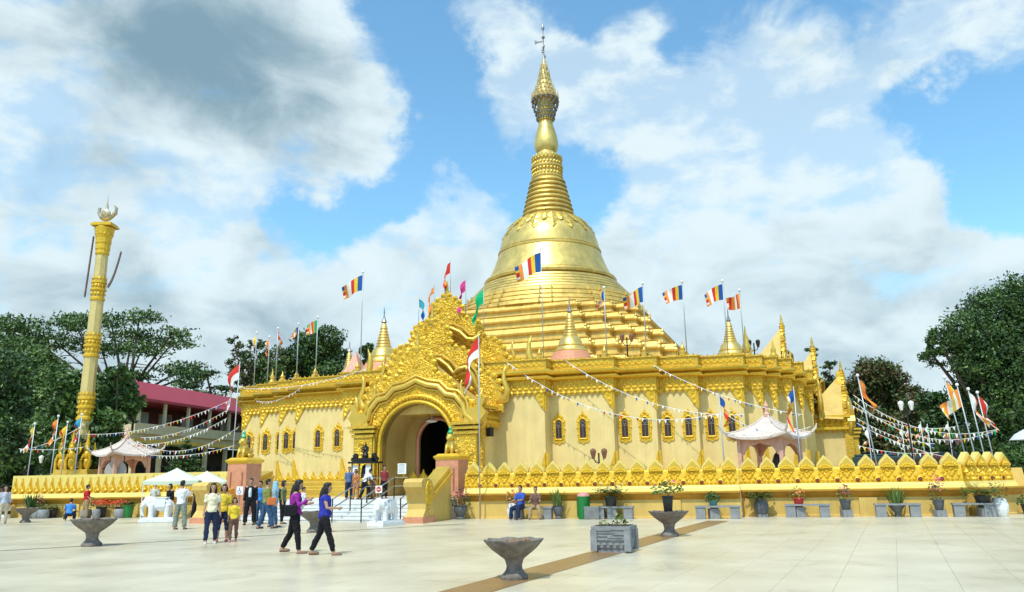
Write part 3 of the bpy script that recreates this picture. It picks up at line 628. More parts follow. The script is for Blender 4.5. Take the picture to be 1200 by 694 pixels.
# ================================================================= ENTRANCE: platform and stairs
stz = .8
st = thing('entrance_stairs', 'wide white stone steps and landing leading up to the pagoda gate', 'stairs', (G.x, G.y, 0), -TH)
mb = MB(); mb.box((-.9, -1.35, stz/2), (9.3, 5.9, stz)); mb.build('landing', STEP, st)
for k in range(5):
    z = stz*(5-k)/6; y0 = -4.3-(k+1)*.48
    mb = MB(); mb.box((-.9, (y0-4.3)/2, z/2), (9.3-.01*k, -4.3-y0, z)); mb.box((-.9, y0+.02, z-.02), (9.32, .08, .035)); mb.build('step', STEP, st)
def pedestal(u, Y, wd, zt, label):
    x = col(u, Y); p = thing('lion_pedestal', label, 'pedestal', (x, Y, 0), -TH, 'pedestals beside the entrance stairs')
    mb = MB(); mb.box((0, 0, zt/2-.12), (wd, wd, zt-.24), taper=.99)
    for s_ in (-1, 1):
        for k in (-.3, .3): mb.box((k*wd, s_*-.0-wd/2, zt*.6), (.06, .03, .9))
    mb.build('shaft', PINK, p)
    mb = MB(); mb.lathe([(wd*.66, -.14), (wd*.7, -.1), (wd*.80, 0), (wd*.82, .05), (wd*.66, .12), (wd*.6, .16)], 4, (0, 0, zt-.14), ph=PI/4); mb.build('cap', ORN, p)
    lm = MB(); z = zt+.02   # seated guardian lion
    lm.ball((0, .08, z+.22), (.22, .30, .22), 10); lm.ball((0, -.12, z+.38), (.2, .2, .28), 10); lm.ball((0, -.2, z+.68), (.17, .18, .17), 10); lm.ball((0, -.36, z+.64), (.09, .1, .08), 8)
    for s_ in (-1, 1):
        lm.tube([(s_*.12, -.22, z+.4), (s_*.13, -.3, z+.2), (s_*.13, -.33, z)], [.08, .06, .07], 8); lm.ball((s_*.2, .1, z+.1), (.1, .22, .1), 8); lm.ball((s_*.12, -.14, z+.83), (.05, .03, .07), 6)
    lm.tube([(0, .34, z+.1), (0, .46, z+.3), (0, .36, z+.55)], [.05, .05, .03], 6)
    o = lm.build('guardian_lion', GOLD, None, smooth='all'); o.parent = p
    gm = MB(); gm.lathe([(.1, .86), (.13, .92), (.06, 1.02), (.07, 1.1), (.01, 1.2)], 8, (0, -.17, zt)); gm.build('green_crown', mat('jade_paint', (.02, .35, .15), .4), o)
    return p
PLp = pedestal(282, 34.6, 1.0, 2.62, 'pink pedestal with gold cap and golden lion at the left end of the stairs')
PRp = pedestal(526, 34.1, 1.05, 2.62, 'pink pedestal with gold cap and golden lion in front of the dark archway')
def balustrade(a, bs_, b0, b1, label, rot=0):
    x, y = LW(a, 0); o = thing('stair_balustrade', label, 'balustrade', (x, y, 0), -TH)
    mb = MB(); n = 10
    # sloping wall between pedestal (b1) and scroll (b0)
    vs = []
    for s_ in (-.32, .32): vs += [(s_, b0, 0), (s_, b1, 0), (s_, b1, 1.75), (s_, b0, .75)]
    mb.add(vs, [(3, 2, 1, 0), (4, 5, 6, 7), (0, 1, 5, 4), (1, 2, 6, 5), (2, 3, 7, 6), (3, 0, 4, 7)]); mb.build('side_wall', FWALL, o)
    for dz, w_, hh in ((0, .8, .14), (.16, .62, .18)):
        mb = MB(); zz = .75+dz; vs = []
        for s_ in (-w_/2, w_/2): vs += [(s_, b0, zz), (s_, b1, zz+1.0), (s_, b1, zz+1.0+hh), (s_, b0, zz+hh)]
        mb.add(vs, [(3, 2, 1, 0), (4, 5, 6, 7), (0, 1, 5, 4), (1, 2, 6, 5), (2, 3, 7, 6), (3, 0, 4, 7)]); mb.build('coping', GOLD, o)
    # scroll end
    sc = MB(); P = []
    top = 1.62; r = .26
    pts = [(b0+.25, .0), (b0+.25, 1.2)]
    prof = [(b0-.62, .22), (b0-.38, .5), (b0-.36, .8), (b0-.5, 1.1), (b0-.72, 1.32), (b0-.74, 1.5), (b0-.6, 1.62), (b0-.2, 1.64), (b0+.12, 1.55), (b0+.28, 1.3), (b0+.3, 1.0), (b0+.3, .22)]
    X = Matrix.Rotation(PI/2, 4, 'Z')   # prism (x,z) -> along b
    sc.prism([(p_[0], p_[1]) for p_ in prof], -.38, .38, X=X); sc.build('scroll', FWALL, o)
    bs2 = MB(); bs2.box((0, b0-.15, .12), (.84, 1.05, .24)); bs2.build('scroll_base', PINK, o)
    for s_ in (1, -1):
        ro = MB()
        for k in range(3):
            rr = .34-.1*k
            ro.tube([(s_*.39, b0-.16+rr*.75*math.cos(t*PI/8), 1.1+rr*1.25*math.sin(t*PI/8)) for t in range(17)], .035, 6)
        for k in range(10):
            t = k/10*2*PI; X = Matrix.Translation((s_*.39, b0-.16+.2*math.cos(t), 1.08+.35*math.sin(t))) @ Matrix.Rotation(s_*PI/2, 4, 'Z'); leaf(ro, 0, 0, 0, .2, t, .06, X=X)
        for k in range(4): X = Matrix.Translation((s_*.39, b0-.14, .95-k*.17)) @ Matrix.Rotation(s_*PI/2, 4, 'Z'); leaf(ro, 0, 0, 0, .22-.03*k, PI, .06, X=X)
        ro.build('side_rosette', ORN, o, kind='stuff')
balustrade(3.62, 0, -6.6, -4.6, 'golden stair balustrade with round scroll end beside the right white elephant')
balustrade(-5.75, 0, -7.2, -3.6, 'golden stair balustrade half hidden behind the family in yellow shirts')
def rail(a, y0, y1, label):
    x, y = LW(a, 0); o = thing('handrail', label, 'handrail', (x, y, 0), -TH, 'steel handrails on the entrance stairs')
    mb = MB()
    for dz in (.9, .55): mb.tube([(0, y0, dz), (0, y1, dz+stz), (0, y1+1.2, dz+stz)], .025, 6)
    mb.build('rail', STEEL, o)
    for f in (0, .5, 1): 
        mb = MB(); yy = y0+(y1-y0)*f; mb.tube([(0, yy, .0), (0, yy, .92+stz*f)], .025, 6); mb.build('post', BLACKM, o)
rail(1.2, -6.9, -4.3, 'steel handrail rising behind the right white elephant'); rail(2.9, -6.9, -4.3, 'steel handrail nearest the golden scroll')
rail(-.1, -6.9, -4.3, 'steel handrail left of the right white elephant')
# ================================================================= FENCES
MSP = .69
def merlon_mesh(flat=False):
    mb = MB(); w = .30
    if flat:
        for sc, y0, y1, mi in ((1, -.14, -.081, 1), (.72, -.19, -.141, 2)):
            q = [(-.19, 1.28), (-.2, 1.42), (-.13, 1.58), (-.06, 1.78), (0, 2.02), (.06, 1.78), (.13, 1.58), (.2, 1.42), (.19, 1.28)]
            mb.prism([(x*sc, 1.3+(z-1.3)*sc) for x, z in q][::-1], y0, y1, mi=mi)
        for k in (-1, 1): leaf(mb, k*.1, -.19, 1.36, .16, k*.5, .06, mi=1)
        leaf(mb, 0, -.19, 1.5, .26, 0, .05, mi=1); mb.ball((0, -.2, 1.3), .06, 6, mi=2); return mb
    cap = [(-w, 1.78), (-w*.98, 1.88), (-w*.78, 1.99), (-w*.42, 2.10), (-w*.13, 2.20), (0, 2.24), (w*.13, 2.20), (w*.42, 2.10), (w*.78, 1.99), (w*.98, 1.88), (w, 1.78)]
    mb.prism(cap[::-1], -.13, .13, mi=0)
    inn = [(x*.86, 1.76+(z-1.78)*.80) for x, z in cap]; mb.prism(inn[::-1], -.19, -.131, mi=2)
    inn = [(x*.6, 1.75+(z-1.78)*.5) for x, z in cap]; mb.prism(inn[::-1], -.24, -.201, mi=1)
    for k in range(7):
        t = (k-3)*.42; leaf(mb, .2*math.sin(t), -.22, 1.74+.12*math.cos(t), .14, -t, .05, mi=1)
    return mb
def fence(pts, label, H0=1.0, flat=False, seed=1):
    o = thing('ornamental_fence', label, 'fence', (pts[0][0], pts[0][1], 0)); bx_, by_ = pts[0]
    me = None; rosm = None
    for si in range(len(pts)-1):
        p, q = Vector(pts[si]), Vector(pts[si+1]); d = q-p; Lg = d.length; d.normalize(); nr = Vector((d.y, -d.x))
        X = Matrix(((d.x, -nr.x, 0, p.x-bx_), (d.y, -nr.y, 0, p.y-by_), (0, 0, 1, 0), (0, 0, 0, 1)))
        def extr(prof, name, m_, cap=True):
            mb = MB(); n = len(prof); e = .004*si
            mb.add([(e, y, z) for y, z in prof]+[(Lg-e, y, z) for y, z in prof], [(i, i+n, (i+1) % n+n, (i+1) % n) for i in range(n)]+[tuple(range(n)), tuple(range(2*n-1, n-1, -1))], X=X)
            return mb.build(name, m_, o)
        extr([(.3, 0), (.3, .84), (-.42, .84), (-.42, .08), (-.46, .06), (-.46, 0)], 'base_wall', FWALL)
        extr([(.3, .841), (.3, .97), (-.62, .97), (-.62, .92), (-.56, .9), (-.52, .8), (-.44, .70), (-.425, .70), (-.425, .841)], 'ledge', DEEP if not flat else DEEP)
        extr([(.3, .971), (.3, 1.0), (-.60, 1.0), (-.60, .971)], 'ledge_top', GOLD)
        extr([(.2, 1.0), (.2, 1.20), (-.27, 1.20), (-.30, 1.12), (-.42, 1.03), (-.46, 1.0)], 'cove', CAPW)
        extr([(.12, 1.2), (.12, 1.79), (-.12, 1.79), (-.14, 1.74), (-.22, 1.3), (-.22, 1.2)] if not flat else [(.12, 1.2), (.12, 1.36), (-.09, 1.36), (-.14, 1.2)], 'relief_band', ORN)
        if flat: extr([(.14, 1.361), (.14, 2.14), (-.08, 2.14), (-.08, 1.361)], 'back_wall', CAPW)
        n = max(1, round(Lg/(MSP if not flat else .47))); s_ = Lg/n
        rl = MB(); rn = random.Random(seed+si)
        for k in range(n):
            x = (k+.5)*s_
            if me is None:
                mo = merlon_mesh(flat).build('merlon', [CAPW if not flat else ORN, ORN, GOLD], o); me = mo.data; mo.matrix_basis = X @ Matrix.Translation((x, 0, 0))
            else: mo = ob('merlon', me, o); mo.matrix_basis = X @ Matrix.Translation((x+rn.uniform(-.012, .012), 0, rn.uniform(-.012, .004))) @ Matrix.Rotation(rn.uniform(-.018, .018), 4, 'Y') @ Matrix.Diagonal((rn.uniform(.96, 1.03), 1, 1, 1))
            # lattice of leaves under each merlon, in ornamental diamonds
            for (dx, dz, sz, an) in () if flat else ((0, 1.66, .2, 0), (-.17, 1.60, .18, .9), (.17, 1.60, .18, -.9), (-.1, 1.5, .16, 2.2), (.1, 1.5, .16, -2.2), (0, 1.42, .2, PI), (-.3, 1.55, .18, 0), (-.25, 1.42, .15, -.8), (.25, 1.42, .15, .8), (0, 1.3, .15, 0), (-.18, 1.3, .16, 1.3), (.18, 1.3, .16, -1.3), (-.33, 1.28, .16, PI)):
                leaf(rl, x+dx*s_/.8, -.19 if dz < 1.5 else -.15, dz, sz*1.15, an+rn.uniform(-.15, .15), .09, X=X, asp=.5)
            for dx in () if flat else (-.33, 0): 
                rl.ball((x+dx, -.17, 1.53), .035, 6, X=X)
            if k and not flat:
                m2 = X @ Matrix.Translation((x-s_/2, 0, 0))
                if rosm is None:
                    rb = MB(); Y_ = Matrix.Translation((0, -.20, 1.30)) @ Matrix.Rotation(PI/2, 4, 'X')
                    rb.lathe([(.115, 0), (.12, .05), (.085, .07), (.08, .055), (.06, .075), (.02, .085)], 12, X=Y_, mi=0); rb.m[36:] = [1]*(len(rb.m)-36)
                    ro_ = rb.build('rosette', [ORN, mat('dark_red_boss', (.17, .035, .015), .45)], o); rosm = ro_.data
                else: ro_ = ob('rosette', rosm, o)
                ro_.matrix_basis = m2
        (rl if len(rl.f) else None) and rl.build('leaf_lattice', ORN, o, kind='stuff')
        for k in range(int(Lg/4.0)+1):
            x = min(Lg-.45, .45+k*4.0); mb = MB()
            mb.box((x, -.46, .34), (.62, .12, .68), X=X); mb.build('pilaster', FWALL, o)
    return o
def Yl(Y0, s_, u): t = (u-600)*cp/F; return Y0/(1+s_*t)*t, Y0/(1+s_*t)
fence([Yl(32.8, .3, 543), Yl(32.8, .3, 862)], 'golden fence with pale pointed merlons running right from the stairs, behind the green bin')
fence([Yl(33.9, .3, 863), Yl(33.9, .3, 1122), (18.4, 30.0)], 'golden fence with pale merlons in front of the pink pavilion, reaching the far right', seed=5)
fence([Yl(35.9, .25, 12), Yl(35.9, .25, 268)], 'golden fence with flat cream top far left, behind the red flowers', flat=True, seed=9)
mb = MB(); X = Matrix.Translation((18.6, 30.1, 0)) @ Matrix.Rotation(-.3, 4, 'Z')
mb.box((0, 0, .5), (.95, 1.0, 1.0), X=X, taper=.94); mb.box((0, 0, 1.03), (1.05, 1.1, .08), X=X); mb.box((0, 0, 1.35), (.7, .7, .6), X=X, taper=.85)
o = mb.build('fence_end_pier', FWALL); o['label'] = 'square cream yellow pier closing the right end of the golden fence'; o['category'] = 'pier'
# ================================================================= CURVED ROOF PAVILIONS
def pavilion(x, y, rz, zt, label, inside_, zf=1.0):
    o = thing('bell_pavilion', label, 'pavilion', (x, y, 0), rz)
    ze = zt-1.35; mb = MB(); n = 8; R_ = 1.95; vs = []; fs = []
    for j in range(n+1):
        f = j/n; w = R_*(f**.8)*.98+.06; z = zt-.35-(zt-.35-ze)*(f**.62)*1.0
        for k in range(16):
            t = k/16; side = int(t*4); u = t*4-side; c0 = [(1, -1), (1, 1), (-1, 1), (-1, -1)][side]; c1 = [(1, 1), (-1, 1), (-1, -1), (1, -1)][side]
            px, py = c0[0]+(c1[0]-c0[0])*u, c0[1]+(c1[1]-c0[1])*u
            lift = (abs(2*u-1)**2.5)*.22*f**3
            vs.append((px*w*(1+.06*f*abs(2*u-1)), py*w*(1+.06*f*abs(2*u-1)), z+lift))
    for j in range(n):
        for k in range(16): a = j*16+k; b = j*16+(k+1) % 16; fs.append((a, a+16, b+16, b))
    mb.add(vs, fs); base = n*16
    mb.add([Vector(vs[base+k])-Vector((0, 0, .10)) for k in range(16)]+[vs[base+k] for k in range(16)], [(k, (k+1) % 16, (k+1) % 16+16, k+16) for k in range(16)]+[tuple(range(16))[::-1]])
    r = mb.build('roof', ROOFW, o, smooth=35)
    mb = MB()
    for c in ((1, -1), (1, 1), (-1, 1), (-1, -1)):
        mb.tube([(c[0]*(R_*((j/n)**.8)*.98+.06)*(1+.06*j/n), c[1]*(R_*((j/n)**.8)*.98+.06)*(1+.06*j/n), zt-.33-(zt-.35-ze)*((j/n)**.62)+.22*(j/n)**3) for j in range(n+1)]+[(c[0]*2.3, c[1]*2.3, ze+.42), (c[0]*2.36, c[1]*2.36, ze+.62)], [.05]*n+[.06, .07, .03], 6)
    mb.build('ridge', ROOFW, o, smooth=50)
    mb = MB(); mb.lathe([(.2, zt-.5), (.22, zt-.3), (.12, zt-.22), (.1, zt-.05), (.17, zt+.02), (.15, zt+.12), (.06, zt+.2), (.03, zt+.3)], 10); mb.build('finial', PINKL, o, smooth=40)
    cw = 1.42
    for c in ((1, -1), (1, 1), (-1, 1), (-1, -1)):
        mb = MB(); mb.box((c[0]*cw, c[1]*cw, (ze+.05+zf)/2), (.26, .26, ze+.05-zf)); mb.box((c[0]*cw, c[1]*cw, zf+.15), (.36, .36, .3)); mb.build('column', PINKL, o)
    for s_ in (0, 1, 2, 3):
        mb = MB(); X = Matrix.Rotation(s_*PI/2, 4, 'Z'); W_ = cw-.13; zt_ = ze+.0; a = [(-W_, zt_), (-W_, zt_-.75)]
        for k in range(13): t = PI-PI*k/12; a.append((math.cos(t)*(W_-.16)*(1+.0), zt_-.75+math.sin(t)*.48+(.05 if k % 3 == 0 else 0)))
        a += [(W_, zt_-.75), (W_, zt_)]
        mb.prism(a[::-1], -cw-.06, -cw+.06, X=X); mb.build('arched_beam', PINKL, o)
    mb = MB(); mb.box((0, 0, zf-.5), (3.6, 3.6, 1.0)); mb.build('platform', PINKL, o)
    mb = MB(); rn = random.Random(4)
    o.scale = (.66, .66, 1); return o
pr_ = pavilion(*[*[(c) for c in (col(901, 34.8), 34.8)]], rad(-22-20), 4.45, 'pale pink pavilion with curved white roof sheltering the black bell', 1)
bt = thing('temple_bell', 'black bronze bell hanging inside the right pink pavilion', 'bell', (col(911, 34.5), 34.5, 0))
mb = MB(); mb.lathe([(.02, 2.48), (.12, 2.46), (.2, 2.38), (.3, 2.1), (.36, 1.75), (.42, 1.45), (.52, 1.25), (.52, 1.2), (.4, 1.2)], 20); mb.build('bell_body', BLACKM, bt, smooth=50)
mb = MB(); mb.tube([(0, 0, 2.46), (0, 0, 3.0)], .03, 6); mb.tube([(.1*math.cos(t), 0, 2.55+.1*math.sin(t)) for t in [k*PI/6 for k in range(13)]], .03, 6); mb.build('hanger', BLACKM, bt)
pavilion(col(140, 46), 46, rad(-40), 4.6, 'pale pink pavilion with curved white roof sheltering a grey gong, at left', 1)
gg = thing('gong', 'round grey gong hanging in the left pink pavilion', 'gong', (col(131, 45), 45, 0))
mb = MB(); Y_ = Matrix.Translation((0, 0, 2.35)) @ Matrix.Rotation(PI/2, 4, 'X'); mb.lathe([(.2, .05), (.25, 0), (.55, 0), (.6, .04), (.6, .14), (.1, .12)], 24, X=Y_); mb.build('disc', mat('grey_gong', (.42, .38, .36), .5), gg, smooth=40)
mb = MB(); mb.tube([(-.4, 0, 2.7), (-.4, 0, 3.2)], .02, 5); mb.tube([(.4, 0, 2.7), (.4, 0, 3.2)], .02, 5); mb.build('cords', BLACKM, gg)
# ================================================================= LEFT COLUMN
cx_, cy_ = -26.2, 48.0
co = thing('victory_column', 'tall golden column with ornamental bands and a bird statue on top', 'column', (cx_, cy_, 0))
CSH = mat('pale_gold_shaft', (.66, .52, .20), .5, .2, n=.1, ns=2)
mb = MB(); mb.lathe([(.42, 2.6), (.40, 9.4), (.36, 15.9), (.36, 17.2)], 8, ph=PI/8); mb.build('shaft', CSH, co)
for z0, z1, r in ((5.4, 6.9, .46), (9.3, 10.6, .44), (12.9, 14.2, .41)):
    mb = MB(); h = z1-z0; mb.lathe([(r-.04, z0), (r+.03, z0+.05*h), (r+.03, z0+.15*h), (r-.05, z0+.2*h), (r-.03, z0+.5*h), (r+.06, z0+.52*h), (r+.06, z0+.6*h), (r-.04, z0+.64*h), (r-.03, z0+.85*h), (r+.05, z0+.88*h), (r+.04, z1), (r-.1, z1+.02)], 16)
    for k in range(12):
        t = k/12*2*PI
        for zz, an in ((z0+.35*h, 0), (z0+.75*h, PI), (z1+.15, 0)): leaf(mb, 0, -r, zz, .26, an, .04, X=Matrix.Rotation(t, 4, 'Z'))
    mb.build('gilded_band', ORN, co)
mb = MB(); mb.lathe([(.37, 15.9), (.42, 16.0), (.40, 16.2), (.44, 16.3), (.43, 16.6), (.47, 16.7), (.47, 17.0), (.54, 17.3), (.6, 17.7), (.56, 17.75)], 14); mb.box((0, 0, 17.85), (1.3, 1.15, .12)); mb.box((0, 0, 17.97), (1.15, 1.0, .1))
for k in range(12): leaf(mb, 0, -.48, 17.3, .4, 0, .08, X=Matrix.Rotation(k*PI/6, 4, 'Z'))
mb.build('capital', ORN, co)
bm_ = MB(); bm_.ball((0, 0, 18.5), (.45, .25, .28), 10); bm_.tube([(-.3, 0, 18.5), (-.5, 0, 18.8), (-.45, 0, 19.1), (-.6, 0, 19.05)], [.14, .1, .09, .02], 6); bm_.tube([(.3, 0, 18.5), (.6, 0, 18.75), (.62, 0, 19.1), (.45, 0, 19.3)], [.16, .12, .09, .03], 6); bm_.tube([(0, 0, 18.1), (0, 0, 18.4)], .1, 6)
for s_ in (-1, 1): bm_.ball((.05, s_*.25, 18.7), (.3, .06, .25), 8)
bm_.lathe([(.16, 18.7), (.2, 18.8), (.08, 19.0), (.1, 19.2), (.03, 19.5), (.01, 20.0)], 8); bm_.build('bird_statue', mat('silver_gold', (.60, .50, .32), .4, .5, n=.3, ns=8), co, smooth=60)
mb = MB(); mb.box((0, 0, 2.05), (2.2, 2.2, .5)); mb.box((0, 0, 2.4), (2.0, 2.0, .24)); mb.box((0, 0, .9), (2.5, 2.5, 1.8)); mb.build('pedestal', GOLD, co)
for dx, dy in ((-.75, -.6), (.75, -.6), (0, .8), (.05, -.95)):
    mb = MB(); x, y = dx, dy; mb.ball((x, y, 2.9), (.24, .28, .4), 8); mb.ball((x, y-.1, 3.35), (.2, .2, .3), 8); mb.ball((x, y-.15, 3.8), (.16, .17, .2), 8); mb.lathe([(.13, 3.9), (.16, 4.0), (.08, 4.2), (.09, 4.35), (.02, 4.8)], 8, (x, y-.12, 0))
    for s_ in (-1, 1): mb.tube([(x+s_*.18, y-.15, 3.4), (x+s_*.26, y-.25, 3.0), (x+s_*.2, y-.3, 2.5)], [.08, .07, .09], 6); mb.tube([(x+s_*.1, y+.1, 3.3), (x+s_*.34, y+.15, 3.6), (x+s_*.3, y+.1, 4.1)], [.05, .08, .02], 6)
    mb.build('guardian_statue', ORN, co, smooth=60)
def garland(p0, p1, label, sag=.3, r=.065):
    n = 22; P = [Vector(p0).lerp(Vector(p1), k/n)-Vector((0, 0, sag*4*(k/n)*(1-k/n))) for k in range(n+1)]; mb = MB()
    for k, p in enumerate(P): mb.lathe([(r*.4, -.14), (r, -.06), (r*1.05, .06), (r*.4, .14)], 6, p)
    o = mb.build('wind_chime_string', mat('brown_chime', (.16, .10, .09), .6, n=.4, ns=6)); o['label'] = label; o['category'] = 'garland'; return o
garland(atp(109.5, 279, 48), atp(99.5, 346, 48), 'long dark string of chimes hanging left of the tall golden column', .1)
garland(atp(141.5, 297, 48), atp(127, 335, 48), 'short curved string of chimes hanging right of the tall golden column', .35)
# ================================================================= BUILDING BEHIND, LEFT
bb = thing('red_roofed_building', 'two storey beige building with red roof and open upper gallery beyond the fence', 'building', (-28.6, 58.5, 0), rad(-11))
mb = MB(); Lb = 30; D_ = 3.4
mb.add([(.9, -1.2, 7.9), (.9, Lb, 7.9), (-D_/2, Lb, 9.55), (-D_/2, -.2, 9.55), (-D_-.9, Lb, 7.9), (-D_-.9, -1.2, 7.9), (.9, -1.2, 7.7), (.9, Lb, 7.7), (-D_-.9, Lb, 7.7), (-D_-.9, -1.2, 7.7)], [(0, 1, 2, 3), (3, 2, 4, 5), (5, 0, 3), (0, 6, 7, 1), (6, 0, 5, 9), (6, 9, 8, 7)])
rf = mb.build('roof', REDR, bb)
mb = MB()
for k in range(60): y = -1.1+k*.5; mb.add([(.92, y-.03, 7.93), (.92, y+.03, 7.93), (-D_/2, max(y, -.1)+.03, 9.59), (-D_/2, max(y, -.1)-.03, 9.59)], [(0, 1, 2, 3)])
mb.build('roof_ribs', REDR, rf, kind='stuff')
mb = MB(); mb.box((-D_/2, Lb/2, 5.1), (D_+1.4, Lb+1.4, .45)); mb.box((.85, Lb/2, 5.65), (.1, Lb+1, .75)); mb.box((-D_/2, -.65, 5.65), (D_+1.4, .1, .75)); mb.build('balcony', BEIGE, bb)
mb = MB(); mb.box((.83, Lb/2, 4.72), (.14, Lb+1, .3)); mb.build('balcony_trim', GOLD, bb)
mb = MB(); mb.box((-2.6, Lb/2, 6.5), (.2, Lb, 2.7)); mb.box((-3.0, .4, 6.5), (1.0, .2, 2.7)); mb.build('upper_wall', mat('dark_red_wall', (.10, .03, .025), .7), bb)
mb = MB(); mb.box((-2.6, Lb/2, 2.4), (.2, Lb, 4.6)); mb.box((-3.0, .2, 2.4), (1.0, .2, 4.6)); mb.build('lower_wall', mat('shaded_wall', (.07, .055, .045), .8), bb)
WINB = mat('pale_window_glass', (.30, .48, .50), .15)
for k in range(9):
    y = 1.6+k*3.1
    mb = MB(); mb.box((-2.47, y, 6.45), (.06, 1.7, 1.7)); w_ = mb.build('window', BEIGE, bb)
    mb = MB(); 
    for q in (-.42, .42): mb.box((-2.43, y+q, 6.45), (.03, .72, 1.5))
    mb.build('pane', WINB if k < 2 else GLASS, w_)
    mb = MB(); mb.box((.6, y-1.4, 6.5), (.2, .2, 2.5)); mb.build('column', BEIGE, bb)
    mb = MB(); mb.box((.4, y-1.4, 2.45), (.28, .28, 4.9)); mb.build('column', BEIGE, bb)
    mb = MB(); mb.box((-2.46, y, 1.9), (.06, 1.9, 2.4)); mb.build('doorway', DARK, bb)
mb = MB(); mb.box((1.2, Lb/2-1, .6), (.3, Lb+2, 1.2)); mb.build('parapet', BEIGE, bb)
# ================================================================= FLAGS
def flagpole(x, y, z0, z1, label, flag=None, fl=(1.3, .9), drop=.25, wind=-1, lean=0, group=None, name='flagpole', knob=True, r=.028, sway=.5, seed=0, top=.12):
    """flag kinds: list of stripe materials from the hoist outwards"""
    o = thing(name, label, 'flagpole', (x, y, 0)); 
    if group: o['group'] = group
    mb = MB(); mb.tube([(0, 0, z0), (lean, 0, z1)], r, 6); mb.build('pole', POLE, o, smooth='all')
    if knob: mb = MB(); mb.ball((lean, 0, z1+.05), .075, 8); mb.build('knob', WHITE, o, smooth='all')
    if flag:
        rn = random.Random(seed); L_, Hh = fl; nx, nz = 14, 7; vs = []; fs = []; mi = []
        ph = rn.uniform(0, 6)
        phi = drop**1.1*1.42; fold = max(0, drop-.5)
        for i in range(nx+1):
            u = i/nx
            for j in range(nz+1):
                v = j/nz
                ang = phi*min(1, .35+u*1.1)
                xx = wind*L_*u*math.cos(ang)*(1-.10*v)+fold*.16*math.sin(7*u+4*v+ph)*min(1, u*3)
                zz = z1-top-Hh*v*(1-.25*u-.35*fold*u)-L_*u*math.sin(ang)*.95+.10*math.sin(6*u+ph+v)*u
                yy = (sway*.6*math.sin(5.5*u+ph+1.6*v)+fold*.2*math.sin(9*u+7*v))*u**.7
                vs.append((xx+lean*(zz/z1), yy, zz))
        for i in range(nx):
            for j in range(nz):
                a = i*(nz+1)+j; fs.append((a, a+1, a+nz+2, a+nz+1))
                if isinstance(flag[0], tuple): m_ = flag[0][1][min(len(flag[0][1])-1, int(j/nz*len(flag[0][1])))]
                else: 
                    q = min(len(flag)-1, int(i/nx*len(flag)))
                    m_ = flag[q]
                    if len(flag) == 6 and q == 5: m_ = flag[min(4, int(j/nz*5))]
                mi.append(m_)
        ms = []; 
        for q in mi:
            if q not in ms: ms.append(q)
        fb = MB(); 
        for f, q in zip(fs, mi): fb.f.append(f); fb.m.append(ms.index(q))
        fb.v = [tuple(v) for v in vs]; fb.build('flag', ms, o, smooth='all')
    return o
BUD = [FB, FY, FR, FWH, FO, FO]
GRP = 'Buddhist flags on the pagoda roof edge'
def roofpole(u, vt, a, b, label, **k):
    x, y = LW(a, b)
    # slide along the wall line until the pole stands in the wanted column
    for _ in range(6):
        q = (x*1.0)/(y*cp)*F+600+0; a += (u-q)*y*cp/F/(A.x-x/y*A.y); x, y = LW(a, b)
    z1 = atp(u, vt, y).z
    return flagpole(x, y, 7.2, z1, label, **k)
def tilted(u, Y): return col(u, Y)
roofpole(637, 293, 5, 2.6, 'tall roof flagpole with large striped flag in front of the bell dome', flag=BUD, fl=(1.6, 1.05), drop=.42, seed=2)
roofpole(714, 338, 8.5, 3.0, 'roof flagpole with small drooping striped flag right of the small pink-based stupa', flag=BUD, fl=(.8, .5), drop=.8, seed=3)
roofpole(762, 333, 10.5, 3.6, 'roof flagpole with striped flag over the right slope of the dome terraces', flag=BUD, fl=(1.2, .8), drop=.45, seed=4)
roofpole(811, 331, 12.5, 4.3, 'roof flagpole with striped flag alone against the sky', flag=BUD, fl=(1.1, .75), drop=.3, seed=5)
roofpole(861, 330, 14.3, 5.0, 'roof flagpole with striped flag above the right small golden stupa', flag=BUD, fl=(1.15, .8), drop=.38, seed=6)
roofpole(881, 341, 15.2, 5.9, 'rightmost roof flagpole with folded orange striped flag', flag=[FO, FR, FWH, FO, FR, FO], fl=(.7, .8), drop=.35, seed=7)
roofpole(415, 320, -4.2, 2.6, 'tall roof flagpole with large striped flag left of the gate gable', flag=BUD, fl=(1.45, .9), drop=.45, seed=8)
roofpole(361, 373, -7.5, 3.4, 'roof flagpole with folded orange and red striped flag above the bushy tree', flag=[FG, FO, FR, FWH, FO, FO], fl=(.75, .75), drop=.35, seed=9)
roofpole(338, 381, -8.6, 3.4, 'short roof flagpole with small drooping striped flag', flag=BUD, fl=(.6, .4), drop=.6, seed=10)
roofpole(313, 386, -10.4, 4.2, 'roof flagpole with limp red and white striped flag', flag=[FR, FWH, FR, FO, FY, FO], fl=(.9, .5), drop=.95, wind=1, seed=11)
roofpole(303, 396, -11.2, 4.3, 'roof flagpole with limp orange flag beside the bare tree', flag=[FO, FWH, FO, FR, FO, FO], fl=(.8, .5), drop=.95, seed=12)
roofpole(287, 391, -12.6, 5.0, 'roof flagpole with limp pale striped flag at the left roof corner', flag=[FY, FWH, FR, FWH, FO, FO], fl=(.8, .6), drop=.95, seed=13)
def gatepole(u, vt, vb, b, label, m_, **k):
    x, y = LW(0, b); Y = y
    for _ in range(4): X_ = col(u, Y); Y = G.y+b/math.cos(TH)-(X_-G.x)*math.tan(TH)
    z0 = atp(u, vb, Y).z; z1 = atp(u, vt, Y).z
    return flagpole(col(u, Y), Y, z0-.5, z1, label, flag=m_, knob=False, r=.02, **k)
gatepole(485, 348, 388, 3.6, 'thin pole with limp blue and magenta pennant on the left slope of the gate gable', [FC, FC, FB, FP, FP], fl=(1.7, .45), drop=.97, wind=1, seed=21)
